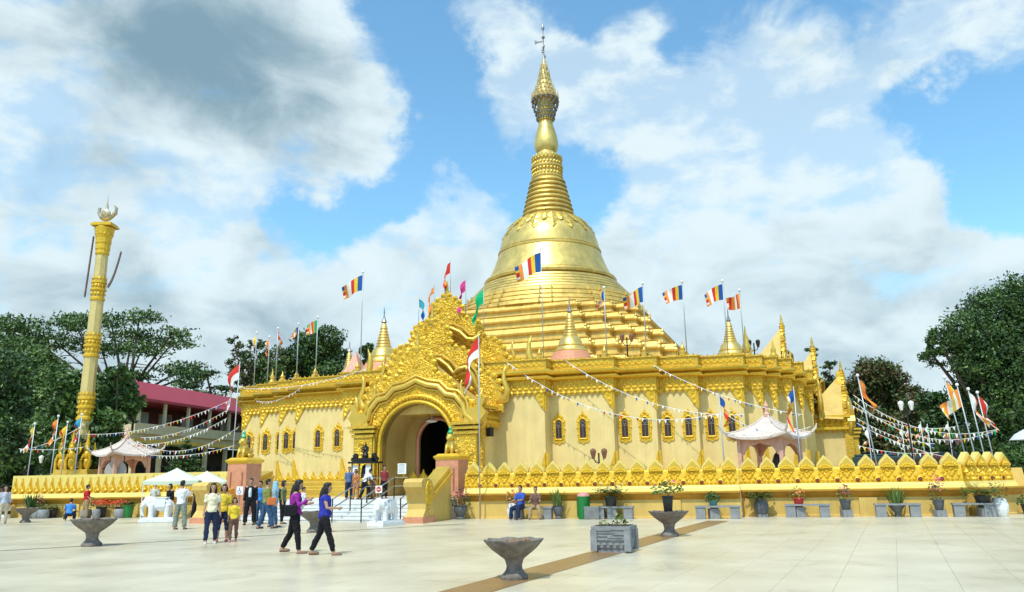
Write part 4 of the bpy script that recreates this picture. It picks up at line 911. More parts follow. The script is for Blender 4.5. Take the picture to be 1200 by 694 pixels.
gatepole(504, 334, 370, 3.6, 'thin pole with narrow orange pennant on the left slope of the gate gable', [FO, FO], fl=(1.6, .35), drop=.97, seed=22)
gatepole(524, 305, 345, 3.6, 'thin pole with red and orange pennant on the peak of the gate gable', [FR, FR, FO, FR], fl=(1.5, .6), drop=.93, seed=23)
gatepole(543, 326, 362, 3.6, 'thin pole with limp magenta pennant right of the gable peak', [FP, FP], fl=(1.7, .6), drop=.93, seed=24)
gatepole(565, 337, 382, 3.0, 'thin pole with bright green pennant on the right slope of the gate gable', [FG, FG], fl=(1.7, .75), drop=.86, seed=25)
flagpole(col(558.5, 32.3), 32.3, 0, 7.45, 'tall dark flagpole with limp red and white flag before the gate', flag=[(0, [FR, FWH])], fl=(2.1, .8), drop=.9, seed=31, knob=False)
flagpole(col(846, 33.4), 33.4, 0, 4.95, 'thin flagpole with limp striped flag left of the right pink pavilion', flag=[FB, FB, FO, FR, FY, FO], fl=(1.3, .35), drop=.96, wind=1, seed=32, knob=False)
flagpole(col(936, 33.0), 33.0, 0, 5.15, 'thin flagpole with limp white and orange flag over the pavilion roof', flag=[FB, FWH, FY, FO, FR, FO], fl=(1.6, .45), drop=.96, wind=-1, seed=33, knob=False)
for u, vt, Y, L_, lab, fk in ((26, 498, 45, 1.2, 'leftmost flagpole behind the fence with limp pale orange flag', [FY, FWH, FO, FR, FWH, FO]), (53, 489, 45, 1.3, 'flagpole behind the left fence with limp bright orange flag', [FO, FR, FO, FWH, FO, FO]), (65, 496, 46, 1.3, 'flagpole behind the left fence with limp yellow and red flag', [FY, FR, FY, FO, FWH, FO]), (81, 487, 45, 1.3, 'flagpole behind the left fence with limp pink and blue flag beside the golden column', [FC, FB, FR, FWH, FR, FO])):
    flagpole(col(u, Y)*1.0, Y, 0, atp(u, vt, Y).z, lab, flag=fk, fl=(L_, .5), drop=.95, seed=int(u), lean=.12)
flagpole(col(266, 42), 42, 0, atp(268, 424, 42).z, 'tall flagpole with limp red and white flag in front of the red roof', flag=[(0, [FR, FWH])], fl=(2.3, .8), drop=.93, wind=-1, seed=41, knob=False, lean=.12)
for u, vt, Y, lab, wd, fk, ln in ((1030, 441, 34, 'flagpole with bright orange flag blowing right behind the fence', 1, [FO, FO, FR, FO, FO, FO], -.35), (1138, 443, 34.5, 'tall flagpole with limp yellow striped flag, leftmost of the right-hand cluster', 1, [FO, FY, FWH, FO, FR, FO], -.45), (1148, 452, 33.5, 'flagpole with pale orange flag spread wide in the right-hand cluster', -1, [FO, FWH, FY, FWH, FO, FO], -.35), (1158, 457, 34.5, 'flagpole with limp pink flag in the right-hand cluster', 1, [FWH, FR, FY, FWH, FO, FO], -.3), (1168, 461, 35.5, 'rightmost flagpole with limp red and white flag', 1, [FR, FWH, FR, FO, FWH, FO], -.3)):
    flagpole(col(u, Y), Y, 0, atp(u+ln*20, vt, Y).z, lab, flag=fk, fl=(1.15, .75), drop=.88 if u != 1148 else .6, wind=wd, seed=u, lean=ln*1.6)
# small limp flags strung behind the right fence
for i, (u, v, Y) in enumerate(((1018, 512, 40), (1058, 512, 40), (1067, 508, 41), (1080, 505, 42), (1088, 508, 42), (1112, 505, 42))):
    p = atp(u, v, Y); flagpole(p.x, p.y, 0, p.z+.5, ['small limp white flag behind the fence near the side gate', 'small limp orange flag behind the fence, left of the lamp post', 'small limp white flag just right of the lamp post', 'small limp pale flag behind the fence, fourth from the side gate', 'small limp orange flag behind the fence, fifth from the side gate', 'small limp cream flag behind the fence, left of the flag cluster'][i], flag=[FWH, FO, FWH] if i in (1, 4) else [FWH, FWH, FO, FWH], fl=(.8, .45), drop=.95, knob=False, seed=60+i)
# ================================================================= BUNTING
def bunting(p0, p1, sag, label, step=.42, s_=.16, palette=0, dens=1):
    p0, p1 = Vector(p0), Vector(p1); Lg = (p1-p0).length; s_ *= .62; n = max(8, int(Lg/step/.62)); f_ = lambda t: p0.lerp(p1, t)-Vector((0, 0, sag*4*t*(1-t)))
    o = thing('bunting_string', label, 'bunting', p0); mb = MB(); mb.tube([f_(k/16)-p0 for k in range(17)], .012, 4); mb.build('cord', WHITE, o)
    rn = random.Random(hash(label) % 1000 if False else len(label)*7+int(Lg*10)); pal = [FWH, FWH, FWH, FR, FB, FY, FG, FO, FWH]; mb = MB(); d = (p1-p0).normalized()
    for k in range(n):
        p = f_((k+.5)/n)-p0; w = s_*rn.uniform(.8, 1.2); q = Vector((rn.uniform(-.05, .05), rn.uniform(-.08, .08), -w*1.5)); m_ = rn.choice(range(9)) if palette else rn.choice((0, 0, 1, 2, 3, 4, 5))
        mb.add([p-d*w*.5, p+d*w*.5, p+q], [(0, 1, 2)], m_)
        if dens > 1: mb.add([p-d*w*.3+Vector((0, .05, 0)), p+d*w*.6+Vector((0, .05, 0)), p+q*1.2], [(0, 1, 2)], (m_+3) % 9)
    mb.build('pennants', pal, o, kind='stuff'); return o
PR = lambda u, v, Y: atp(u, v, Y)
bunting(PR(593, 424, 38.5), PR(858, 481, 34.0), 1.35, 'long bunting string sagging across the wall from beside the gate gable to the pavilion', s_=.17)
bunting(PR(663, 423, 38), PR(872, 486, 33.8), .75, 'bunting string dropping from the roof near the pink-based stupa to the pavilion', s_=.16)
bunting(PR(765, 428, 37), PR(940, 486, 33.2), .35, 'bunting string dropping steeply across the right windows to the pavilion roof', s_=.15)
bunting(PR(852, 487, 33.5), PR(950, 500, 33.0), .45, 'bunting string drooping over the front of the right pavilion roof', s_=.13)
bunting(PR(300, 470, 44), PR(352, 455, 41.5), .3, 'short bunting string below the cornice at the left roof corner', s_=.15)
bunting(PR(268, 470, 42), PR(100, 509, 47), .5, 'uppermost bunting string from the tall flagpole to the golden column', s_=.2)
bunting(PR(267, 480, 42), PR(165, 513, 46), .4, 'second bunting string crossing the dark upper gallery', s_=.2)
bunting(PR(266, 490, 42), PR(150, 520, 46), .5, 'bunting string passing in front of the balcony of the red-roofed building', s_=.2)
bunting(PR(280, 500, 42), PR(160, 517, 46), .9, 'bunting string sagging below the balcony of the red-roofed building', s_=.2)
bunting(PR(275, 522, 42), PR(165, 532, 45), .3, 'lowest bunting string above the conifer', s_=.19)
bunting(PR(100, 497, 46.5), PR(26, 528, 45), .2, 'bunting string dropping left from the golden column', s_=.2)
bunting(PR(98, 524, 46), PR(22, 526, 45), .1, 'level bunting string behind the left fence flags', s_=.2)
bunting(PR(285, 455, 43.5), PR(430, 432, 39.5), .35, 'bunting string lying along the left cornice', s_=.13)
for i, (a, b, sg, lab) in enumerate((((1000, 463, 42), (1170, 503, 36), .9, 'thick uppermost colourful bunting string before the right trees'), ((1000, 470, 42), (1168, 504, 35.5), 1.1, 'second thick colourful bunting string before the right trees'), ((1004, 490, 42), (1095, 520, 40), .3, 'thin pale bunting string low in front of the dark trees'), ((1004, 496, 41), (1110, 536, 39), .2, 'lower thin pale bunting string behind the fence merlons'), ((998, 475, 42), (1120, 500, 38), .5, 'third thick white bunting string before the right trees'), ((1005, 522, 40), (1100, 530, 40), .2, 'lowest bunting string just above the right merlons'))):
    bunting(PR(*a), PR(*b), sg, lab, s_=.2, palette=1, step=.34, dens=1)
# ================================================================= LAMPS
def lamp(u, vt, Y, label, two=True, zb=0, big=.55, m_=None):
    zt = atp(u, vt, Y).z; o = thing('lamp_post', label, 'lamp post', (col(u, Y), Y, 0)); mb = MB(); mb.tube([(0, 0, zb), (0, 0, zt-.15)], .04, 6)
    xs = (-.45*big, .45*big) if two else (0,)
    for x in xs: mb.tube([(0, 0, zt-.6), (x*.6, 0, zt-.55), (x, 0, zt-.35)], .025, 5)
    mb.build('post', BLACKM, o)
    for x in xs:
        mb = MB(); mb.lathe([(.06, -.3), (.2*big, -.1), (.25*big, .02), (.12, .1), (.02, .16)], 8, (x, 0, zt-.1)); mb.build('lantern', m_ or mat('rusty_lantern', (.22, .10, .06), .5), o)
    return o
lamp(699, 527, 35.5, 'double lantern lamp post standing between the fence and the windows')
lamp(893, 399, 45, 'double floodlight post on the pagoda roof beside the small spire', zb=7.0, m_=BLACKM)
lamp(739, 392, 41, 'double lantern on the roof in front of the golden terraces', zb=7.0)
lamp(1068, 471, 38, 'tall lamp post with white lamps before the right trees', m_=WHITE); lamp(1117, 512, 40, 'lamp post with brownish lanterns behind the right fence')
lamp(41, 535, 48, 'small lamp post among the flagpoles behind the left fence', two=False, m_=WHITE)
# ================================================================= STONE URNS AND PLANTER
def urn(u, v, s_, label, plant=None, seed=0):
    p = gnd(u, v); o = thing('stone_urn', label, 'urn', (p.x, p.y, .02), seed, 'stone bowl urns on the plaza'); k = s_
    mb = MB(); n = 32; prof = [(.30, 0), (.31, .05), (.29, .10), (.24, .14), (.19, .2), (.17, .28), (.19, .36), (.2, .40), (.22, .44), (.36, .55), (.5, .66), (.6, .76), (.66, .83), (.67, .87), (.62, .87), (.55, .80), (.1, .76)]
    vs = []; fs = []
    for j, (r, z) in enumerate(prof):
        am = .07 if 9 <= j <= 13 else (.05 if j < 4 else .06)
        for i in range(n): t = 2*PI*i/n; rr = r*(1+am*math.cos(8*t)) ; vs.append((rr*math.cos(t)*k, rr*math.sin(t)*k, z*k+ (.012*math.cos(8*t)*k if 11 <= j <= 14 else 0)))
    for j in range(len(prof)-1):
        for i in range(n): a = j*n+i; b = j*n+(i+1) % n; fs.append((a, b, b+n, a+n))
    mb.add(vs, fs); mb.build('bowl', STONE, o, smooth=50)
    mb = MB(); mb.lathe([(.0, .77*k), (.54*k, .79*k), (.54*k, .78*k)][1:], 16); rn = random.Random(seed+3)
    for q in range(14): t = rn.uniform(0, 6.3); r = rn.uniform(0, .45)*k; mb.ball((r*math.cos(t), r*math.sin(t), .8*k), rn.uniform(.03, .09)*k, 6)
    mb.build('soil_fill', SOIL if seed != 1 else mat('dry_leaves', (.28, .16, .07), .9, n=.5, ns=20), o); return o
urn(603, 680, .70, 'large carved stone bowl urn in the foreground on the brown band', seed=1)
urn(107, 641, .80, 'stone bowl urn on the grey line at the left', seed=2)
urn(785, 629.5, .74, 'stone bowl urn on the brown band carrying a dark pot', seed=3)
urn(368, 624.5, .74, 'stone bowl urn half hidden behind the woman in blue', seed=4)
urn(29.5, 613, .72, 'stone bowl urn at far left in front of stacked stone seats', seed=5)
p = gnd(723, 649); pl_ = thing('stone_planter', 'rectangular carved grey stone planter with small shoots in the foreground', 'planter', (p.x, p.y+.3, .02), rad(-22)); pl_.scale = (1, 1, .82)
mb = MB(); w, d, h = .8, .62, .66
mb.box((0, 0, .06), (w*.84, d*.84, .12)); mb.box((0, 0, .2), (w*.92, d*.92, .18), taper=1.06); mb.box((0, 0, .42), (w, d, .3)); mb.box((0, 0, .61), (w*1.06, d*1.06, .09))
for s_ in (-1, 1):
    for q in (-1, 1): mb.box((s_*w*.46, q*d*.46, .30), (.14, .14, .52))
mb.build('box', CONC, pl_); mb = MB()
for (x0, x1, z0, z1) in ((-0.312, 0.0, 0.56, 0.545), (-0.312, 0.094, 0.5, 0.485), (0.039, 0.296, 0.46, 0.445), (-0.296, -0.078, 0.42, 0.405), (-0.078, 0.234, 0.38, 0.365), (-0.312, 0.312, 0.33, 0.31)):
    mb.box(((x0+x1)/2, -d/2-.008, (z0+z1)/2), (x1-x0, .02, .022))
for q in range(5): mb.box((-.28+q*.14, -d/2-.01, .22), (.08, .03, .06)); mb.box((w/2+.01, -.24+q*.12, .45), (.02, .02, .2))
mb.build('carving', CONC, pl_, kind='stuff'); mb = MB(); mb.box((0, 0, .64), (w*.9, d*.88, .06)); mb.build('soil_fill', SOIL, pl_)
# ================================================================= PLANTS IN POTS
def sprays(V, Fc, MI, c, n, R_, hgt, rn, s_=.12, kind='fern', mi=(0, 1)):
    for i in range(n):
        t = rn.uniform(0, 2*PI); r = R_*math.sqrt(rn.random()); lean_ = r/R_
        if kind == 'fern':
            L_ = rn.uniform(.7, 1.1)*R_; 
            for k in range(7):
                f = k/6; q = Vector(c)+Vector((math.cos(t)*L_*f, math.sin(t)*L_*f, hgt*(1.1*f*rn.uniform(.7, 1)-1.05*f*f*lean_+.1))); a = Vector((-math.sin(t), math.cos(t), 0))
                for sg in (-1, 1):
                    o = len(V); e = q+a*sg*s_*1.5*(1.1-f)+Vector((math.cos(t), math.sin(t), -.2))*s_; V += [q, q+Vector((math.cos(t), math.sin(t), .1))*s_*.6, e, q+a*sg*s_*.5]; Fc.append((o, o+1, o+2, o+3)); MI.append(rn.choice(mi))
        elif kind == 'bush':
            q = Vector(c)+Vector((r*math.cos(t), r*math.sin(t), hgt*rn.random()*(1.1-.6*lean_))); o = len(V); a = Vector((rn.gauss(0, 1), rn.gauss(0, 1), rn.gauss(0, .7))).normalized()*s_; b = a.cross(Vector((rn.gauss(0, 1), rn.gauss(0, 1), rn.gauss(0, 1)))).normalized()*s_*.5
            V += [q-a, q-b, q+a, q+b]; Fc.append((o, o+1, o+2, o+3)); MI.append(rn.choice(mi))
        else:   # upright blades
            q = Vector(c)+Vector((r*math.cos(t)*.6, r*math.sin(t)*.6, 0)); top = q+Vector((math.cos(t)*r*.9, math.sin(t)*r*.9, hgt*rn.uniform(.65, 1.1))); a = Vector((-math.sin(t), math.cos(t), 0))*s_*.5; o = len(V)
            mid = q.lerp(top, .5)+Vector((0, 0, .04)); V += [q-a*.6, q+a*.6, mid+a, mid-a]; Fc.append((o, o+1, o+2, o+3)); V += [mid-a, mid+a, top+a*.1, top-a*.1]; Fc.append((o+4, o+5, o+6, o+7)); m_ = rn.choice(mi); MI += [m_, m_]
def potted(x, y, label, potm=POTG, ph=.42, pr=.2, base=0, kind='fern', R_=.4, hgt=.45, n=14, lm=(L1, L2), flower=None, fn=30, seed=1, s_=.07, shape='pot', z0=0, trunk=0):
    o = thing('potted_plant', label, 'potted plant', (x, y, z0+.02)); rn = random.Random(seed)
    if base: mb = MB(); mb.box((0, 0, base/2), (.34, .34, base)); mb.build('pot_stand', CONC, o)
    mb = MB()
    if shape == 'pot': mb.lathe([(pr*.62, base), (pr*.7, base+ph*.05), (pr*.98, base+ph*.9), (pr*1.08, base+ph*.92), (pr*1.08, base+ph), (pr*.9, base+ph), (pr*.85, base+ph*.93)], 14)
    elif shape == 'urn': mb.lathe([(pr*.7, base), (pr*.75, base+ph*.08), (pr*.5, base+ph*.2), (pr*.8, base+ph*.4), (pr*1.05, base+ph*.7), (pr*.9, base+ph*.9), (pr*1.1, base+ph), (pr*.9, base+ph), (pr*.7, base+ph*.9)], 14)
    elif shape == 'bowl': mb.lathe([(pr*.5, base), (pr*.45, base+ph*.3), (pr*.9, base+ph*.6), (pr*1.4, base+ph*.9), (pr*1.4, base+ph), (pr*1.2, base+ph), (pr, base+ph*.9)], 14)
    else: mb.lathe([(pr*.8, base), (pr*1.1, base+ph*.3), (pr*1.15, base+ph*.6), (pr*.85, base+ph*.92), (pr*.8, base+ph), (pr*.65, base+ph*.95)], 14)
    mb.build('pot', potm, o, smooth=50)
    if trunk: mb = MB(); mb.tube([(0, 0, base+ph*.8), (.03, 0, base+ph+trunk*.5), (0, .02, base+ph+trunk)], [.025, .02, .015], 5); mb.tube([(.02, 0, base+ph+trunk*.4), (.15, .02, base+ph+trunk*1.1)], .012, 4); mb.tube([(.02, 0, base+ph+trunk*.5), (-.14, -.02, base+ph+trunk*1.1)], .012, 4); mb.build('stem', BARK, o)
    V, Fc, MI = [], [], []; sprays(V, Fc, MI, (0, 0, base+ph*.93+trunk*.8), n, R_, hgt, rn, s_, kind)
    ms = list(lm)
    if flower: ms.append(flower); sprays(V, Fc, MI, (0, 0, base+ph+trunk*.8+hgt*.35), fn, R_*.85, hgt*.8, rn, .05, 'bush', (2,))
    npmesh('foliage', np.array([tuple(v) for v in V]), np.array(Fc), ms, np.array(MI), o, kind='stuff')
    return o
def fr(u, d=.75):   # a point in front of the right-hand fence
    x, y = Yl(32.8, .3, u) if u < 862 else Yl(33.9, .3, u)
    return x-d*.29, y-d*.96
def ff(u, d=.75):
    X_, Y_ = fr(u, d)
    for _ in range(4):
        q = X_/(Y_*cp)*F+600; u2 = u-(q-u); X_ += (u-q)*Y_*cp/F*1.0
    return X_, Y_
potted(*ff(536, 1.1), 'pink flowering shrub in a dark grey urn against the golden balustrade', POTG, .55, .27, kind='bush', R_=.42, hgt=.75, n=150, flower=FPNK, fn=60, seed=1, shape='urn', s_=.06)
potted(*ff(597, .8), 'orange-leaved plant in a white pot behind the seated man', MARB, .6, .22, kind='bush', R_=.35, hgt=.55, n=150, lm=(FORG, L3), flower=FRED, fn=30, seed=2, shape='jar', s_=.06)
potted(*ff(649.5, .85), 'spiky green plant in a dark urn pot right of the seated pair', POTG, .5, .2, kind='blade', R_=.28, hgt=.65, n=34, seed=3, shape='urn', s_=.06, lm=(L1, L3))
potted(*ff(711, 1.0), 'large dark green bushy plant in a black pot behind the stone planter', POTB, .42, .25, base=.42, kind='fern', R_=.62, hgt=.6, n=60, flower=FWH, fn=12, seed=4, s_=.09)
potted(*ff(829.5, .9), 'small bushy plant in a teal pot on a stand', POTT, .3, .17, base=.35, kind='bush', R_=.26, hgt=.36, n=160, seed=6, s_=.055)
potted(*ff(885, .9), 'wide dark leafy plant in a grey jar', POTG, .55, .24, base=.1, kind='fern', R_=.5, hgt=.4, n=46, seed=7, shape='jar', s_=.09)
potted(*ff(929, .9), 'thin red-leaved plant in a bright red pot', POTR, .32, .19, base=.35, kind='bush', R_=.3, hgt=.55, n=60, lm=(L1, FORG), seed=8, s_=.06)
potted(*ff(983, .9), 'pink flowering plant in a dark pot on a pale stand', POTG, .34, .2, base=.25, kind='bush', R_=.27, hgt=.65, n=55, flower=FPNK, fn=35, seed=9, s_=.055)
potted(*ff(1042, .9), 'stiff upright cactus-like plant in a grey bowl', POTG, .42, .2, kind='blade', R_=.32, hgt=.62, n=40, seed=10, shape='bowl', s_=.07, lm=(L1, L3))
potted(*ff(1091, .9), 'tall pink bougainvillea in a grey pot on a stand', POTG, .36, .19, base=.22, kind='bush', R_=.28, hgt=.9, n=70, flower=FPNK, fn=60, seed=11, s_=.055)
potted(*ff(1143, .9), 'wide fern-like plant in a black pot by the right fence corner', POTB, .4, .26, base=.3, kind='fern', R_=.62, hgt=.5, n=60, seed=12, s_=.09, lm=(L1, L3))
potted(*ff(1161, .7), 'white jar holding a sparse brownish shrub beside the right fence corner', MARB, .62, .25, kind='bush', R_=.3, hgt=.8, n=70, lm=(L5, L4), seed=13, shape='jar', s_=.05)
potted(col(1193, 29), 29, 'small leafy plant in a dark pot at the far right edge', POTB, .35, .2, kind='bush', R_=.3, hgt=.4, n=120, seed=14, s_=.06)
pu = gnd(785, 629.5); potted(pu.x, pu.y, 'pale green shrub in a tall black pot standing in the stone urn', POTB, .48, .15, kind='bush', R_=.42, hgt=.4, n=130, flower=FPNK, fn=14, seed=15, z0=.56, s_=.055, lm=(L1, L3), trunk=.1)
for dx, hh, sd in ((.1, .26, 1), (-.24, .12, 2), (.26, .14, 3)):
    V, Fc, MI = [], [], []; sprays(V, Fc, MI, (0, 0, 0), 26 if hh > .2 else 10, .16, hh, random.Random(sd), .05, 'bush', (0, 1))
    o = npmesh('seedling', np.array([tuple(v) for v in V]), np.array(Fc), [L1, L3], np.array(MI), None); o.location = (p.x+dx, p.y+.3, .57)
    o['label'] = ['tallest leafy seedling growing in the stone planter', 'tiny seedling at the left side of the stone planter', 'tiny seedling at the right side of the stone planter'][sd-1]; o['category'] = 'seedling'
def fl_(u, d=.8): x, y = Yl(35.9, .25, u); return x, y-d
potted(*fl_(127.5), 'left mass of orange-red flowers in a dark pot', POTB, .5, .25, kind='bush', R_=.6, hgt=.35, n=60, flower=FRED, fn=260, seed=21, s_=.06)
potted(*fl_(148), 'right mass of orange-red flowers in a dark pot', POTB, .5, .22, kind='bush', R_=.5, hgt=.35, n=60, flower=FRED, fn=220, seed=22, s_=.06)
potted(*fl_(46), 'spiky dark plant in a black pot near the left end of the fence', POTB, .5, .25, kind='blade', R_=.4, hgt=.7, n=40, seed=23, s_=.09)
potted(*fl_(58), 'pinkish flowering plant in a dark pot on the low wall', POTB, .45, .22, kind='bush', R_=.3, hgt=.75, n=80, flower=FPNK, fn=30, seed=24, s_=.06)
potted(*fl_(71), 'low spreading green plant in a black pot', POTB, .4, .25, kind='fern', R_=.5, hgt=.35, n=36, seed=25, s_=.09)
potted(*fl_(163, 1.2), 'dark green plant in a green pot left of the white elephant', DGRN, .6, .25, kind='fern', R_=.4, hgt=.4, n=30, seed=26, s_=.09)
def bench(u0, u1, label, left=False, d=1.0):
    (x0, y0), (x1, y1) = (ff(u0, d), ff(u1, d)) if not left else (fl_(u0, d), fl_(u1, d)); Lg = math.hypot(x1-x0, y1-y0); an = math.atan2(y1-y0, x1-x0)
    o = thing('stone_bench', label, 'bench', ((x0+x1)/2, (y0+y1)/2, .02), an, 'low stone benches along the fence')
    mb = MB(); mb.box((0, 0, .43), (Lg, .36, .06)); mb.build('seat', CONC, o)
    for s_ in (-1, 1): mb = MB(); mb.box((s_*(Lg/2-.2), 0, .2), (.34, .3, .4)); mb.build('leg', CONC, o)
    return o
bench(598, 643, 'stone bench carrying the seated pair'); bench(692, 737, 'stone bench behind the stone planter'); bench(808, 861, 'stone bench with the teal pot in front')
bench(912, 965, 'stone bench with the red pot in front'); bench(1016, 1070, 'stone bench behind the cactus-like plant'); bench(1106, 1156, 'stone bench nearest the right fence corner')
for i, (u, w) in enumerate(((51, .6), (60, .4), (68, .5), (116, .5), (128, .35), (155, .55))):
    x, y = fl_(u, 1.3); mb = MB(); mb.lathe([(w*.42, 0), (w*.5, .05), (w*.55, .2), (w*.5, .38), (w*.42, .42)], 12); o = mb.build('stone_stool', CONC, loc=(x, y, .02), smooth=50)
    o['label'] = ['wide grey stone stool left of the pink flowers', 'narrow grey stone stool below the pink flowers', 'grey stone stool left of the crouching man in blue', 'grey stone stool left of the red flowers', 'small grey stone stool under the red flowers', 'grey stone stool right of the red flowers'][i]; o['category'] = 'stool'
# stacked discs at far left
o = thing('striped_barrel', 'dark and white banded round stand by the left end of the fence', 'barrel', (*fl_(19.5, 1.0), .02)); mb = MB()
for k in range(5):
    mb = MB(); mb.lathe([(.24, k*.2), (.26, k*.2+.03), (.26, k*.2+.13), (.24, k*.2+.16)], 14); mb.build('band', POTB if k % 2 else MARB, o)
# waste bin
x, y = ff(679, 1.0); o = thing('waste_bin', 'green waste bin with pink lid against the fence', 'bin', (x, y, .02)); mb = MB(); mb.lathe([(.20, 0), (.22, .02), (.25, .78), (.26, .8), (.26, .84)], 16); 
for k in range(14): t = k/14*2*PI; mb.box((.235*math.cos(t), .235*math.sin(t), .42), (.02, .02, .7), t)
mb.build('body', DGRN, o, smooth=30); mb = MB(); mb.lathe([(.25, .84), (.24, .9), (.15, .97), (.03, .99)], 16); mb.build('lid', mat('faded_pink_lid', (.55, .25, .22), .6), o, smooth=50)
# leaning slab
x, y = ff(688, 1.3); mb = MB(); mb.box((0, 0, .24), (.55, .06, .46), X=Matrix.Rotation(.25, 4, 'X')); o = mb.build('stone_slab', CONC, loc=(x, y, .03), rz=-.2); o['label'] = 'loose grey stone slab leaning beside the green bin'; o['category'] = 'slab'
# ================================================================= REMESHED FIGURES
def rem(o, vx, sm=2):
    m_ = o.modifiers.new('remesh', 'REMESH'); m_.mode = 'VOXEL'; m_.voxel_size = vx; m_.use_smooth_shade = True
    if sm: q = o.modifiers.new('smooth', 'SMOOTH'); q.factor = .5; q.iterations = sm
def elephant(u, v, hgt, rz, label):
    p = gnd(u, v); o = thing('elephant_statue', label, 'statue', (p.x, p.y, .02), rz, 'white marble elephant statues'); k = hgt/1.3
    mb = MB(); mb.box((0, 0, .06), (1.75*k, .95*k, .12)); mb.box((0, 0, .15), (1.55*k, .8*k, .07)); mb.build('plinth', MARB, o)
    b = MB(); T = Matrix.Scale(k, 4)
    b.ball((.12, 0, .86), (.52, .34, .36), 14, X=T); b.ball((-.25, 0, .9), (.34, .3, .34), 14, X=T); b.ball((-.58, 0, 1.02), (.26, .24, .28), 14, X=T); b.ball((-.62, 0, 1.2), (.16, .16, .12), 10, X=T)
    b.tube([(-.74, 0, 1.02), (-.86, 0, .8), (-.88, 0, .55), (-.84, 0, .36), (-.76, 0, .28)], [.14, .11, .085, .07, .05], 10, X=T)
    for x in (-.36, .42):
        for s_ in (-1, 1): b.tube([(x, s_*.17, .85), (x+.01, s_*.19, .5), (x, s_*.19, .2), (x, s_*.19, .14)], [.19, .14, .13, .15], 10, X=T)
    for s_ in (-1, 1):
        b.ball((-.48, s_*.25, .98), (.16, .05, .24), 10, X=T); b.tube([(-.72, s_*.12, .92), (-.86, s_*.16, .78), (-.98, s_*.15, .8)], [.045, .035, .015], 8, X=T)
    b.tube([(.62, 0, .98), (.7, 0, .8), (.69, 0, .55)], [.04, .03, .03], 6, X=T); q = b.build('elephant', MARB, o, smooth='all'); rem(q, .025)
    s2 = MB(); s2.box((.08, 0, 1.2), (.62, .5, .06), X=T); s2.box((.08, .35, .95), (.5, .03, .42), X=T); s2.box((.08, -.35, .95), (.5, .03, .42), X=T); s2.build('saddle_cloth', MARB, o)
    return o
elephant(186, 612, 1.08, rad(8), 'white elephant statue in side view under the white umbrellas at left')
elephant(452.5, 616.5, .96, rad(62), 'white elephant statue seen from the front beside the golden scroll')
cs = lambda n, c: mat('fabric_'+n, c, .85, 0, .2, n=.18, ns=12, bump=.25, bs=9)
SK = mat('skin', (.44, .25, .16), .55, 0, .4); SK2 = mat('skin_tan', (.30, .15, .09), .55, 0, .4); HAIR = mat('black_hair', (.010, .008, .007), .45, 0, .4, bump=.4, bs=40)
SHOE = mat('brown_shoe', (.20, .12, .07), .6); SHB = mat('black_shoe', (.02, .02, .02), .5); SHW = mat('pale_shoe', (.6, .58, .55), .6)
def Rx(a): return Matrix.Rotation(a, 3, 'X')
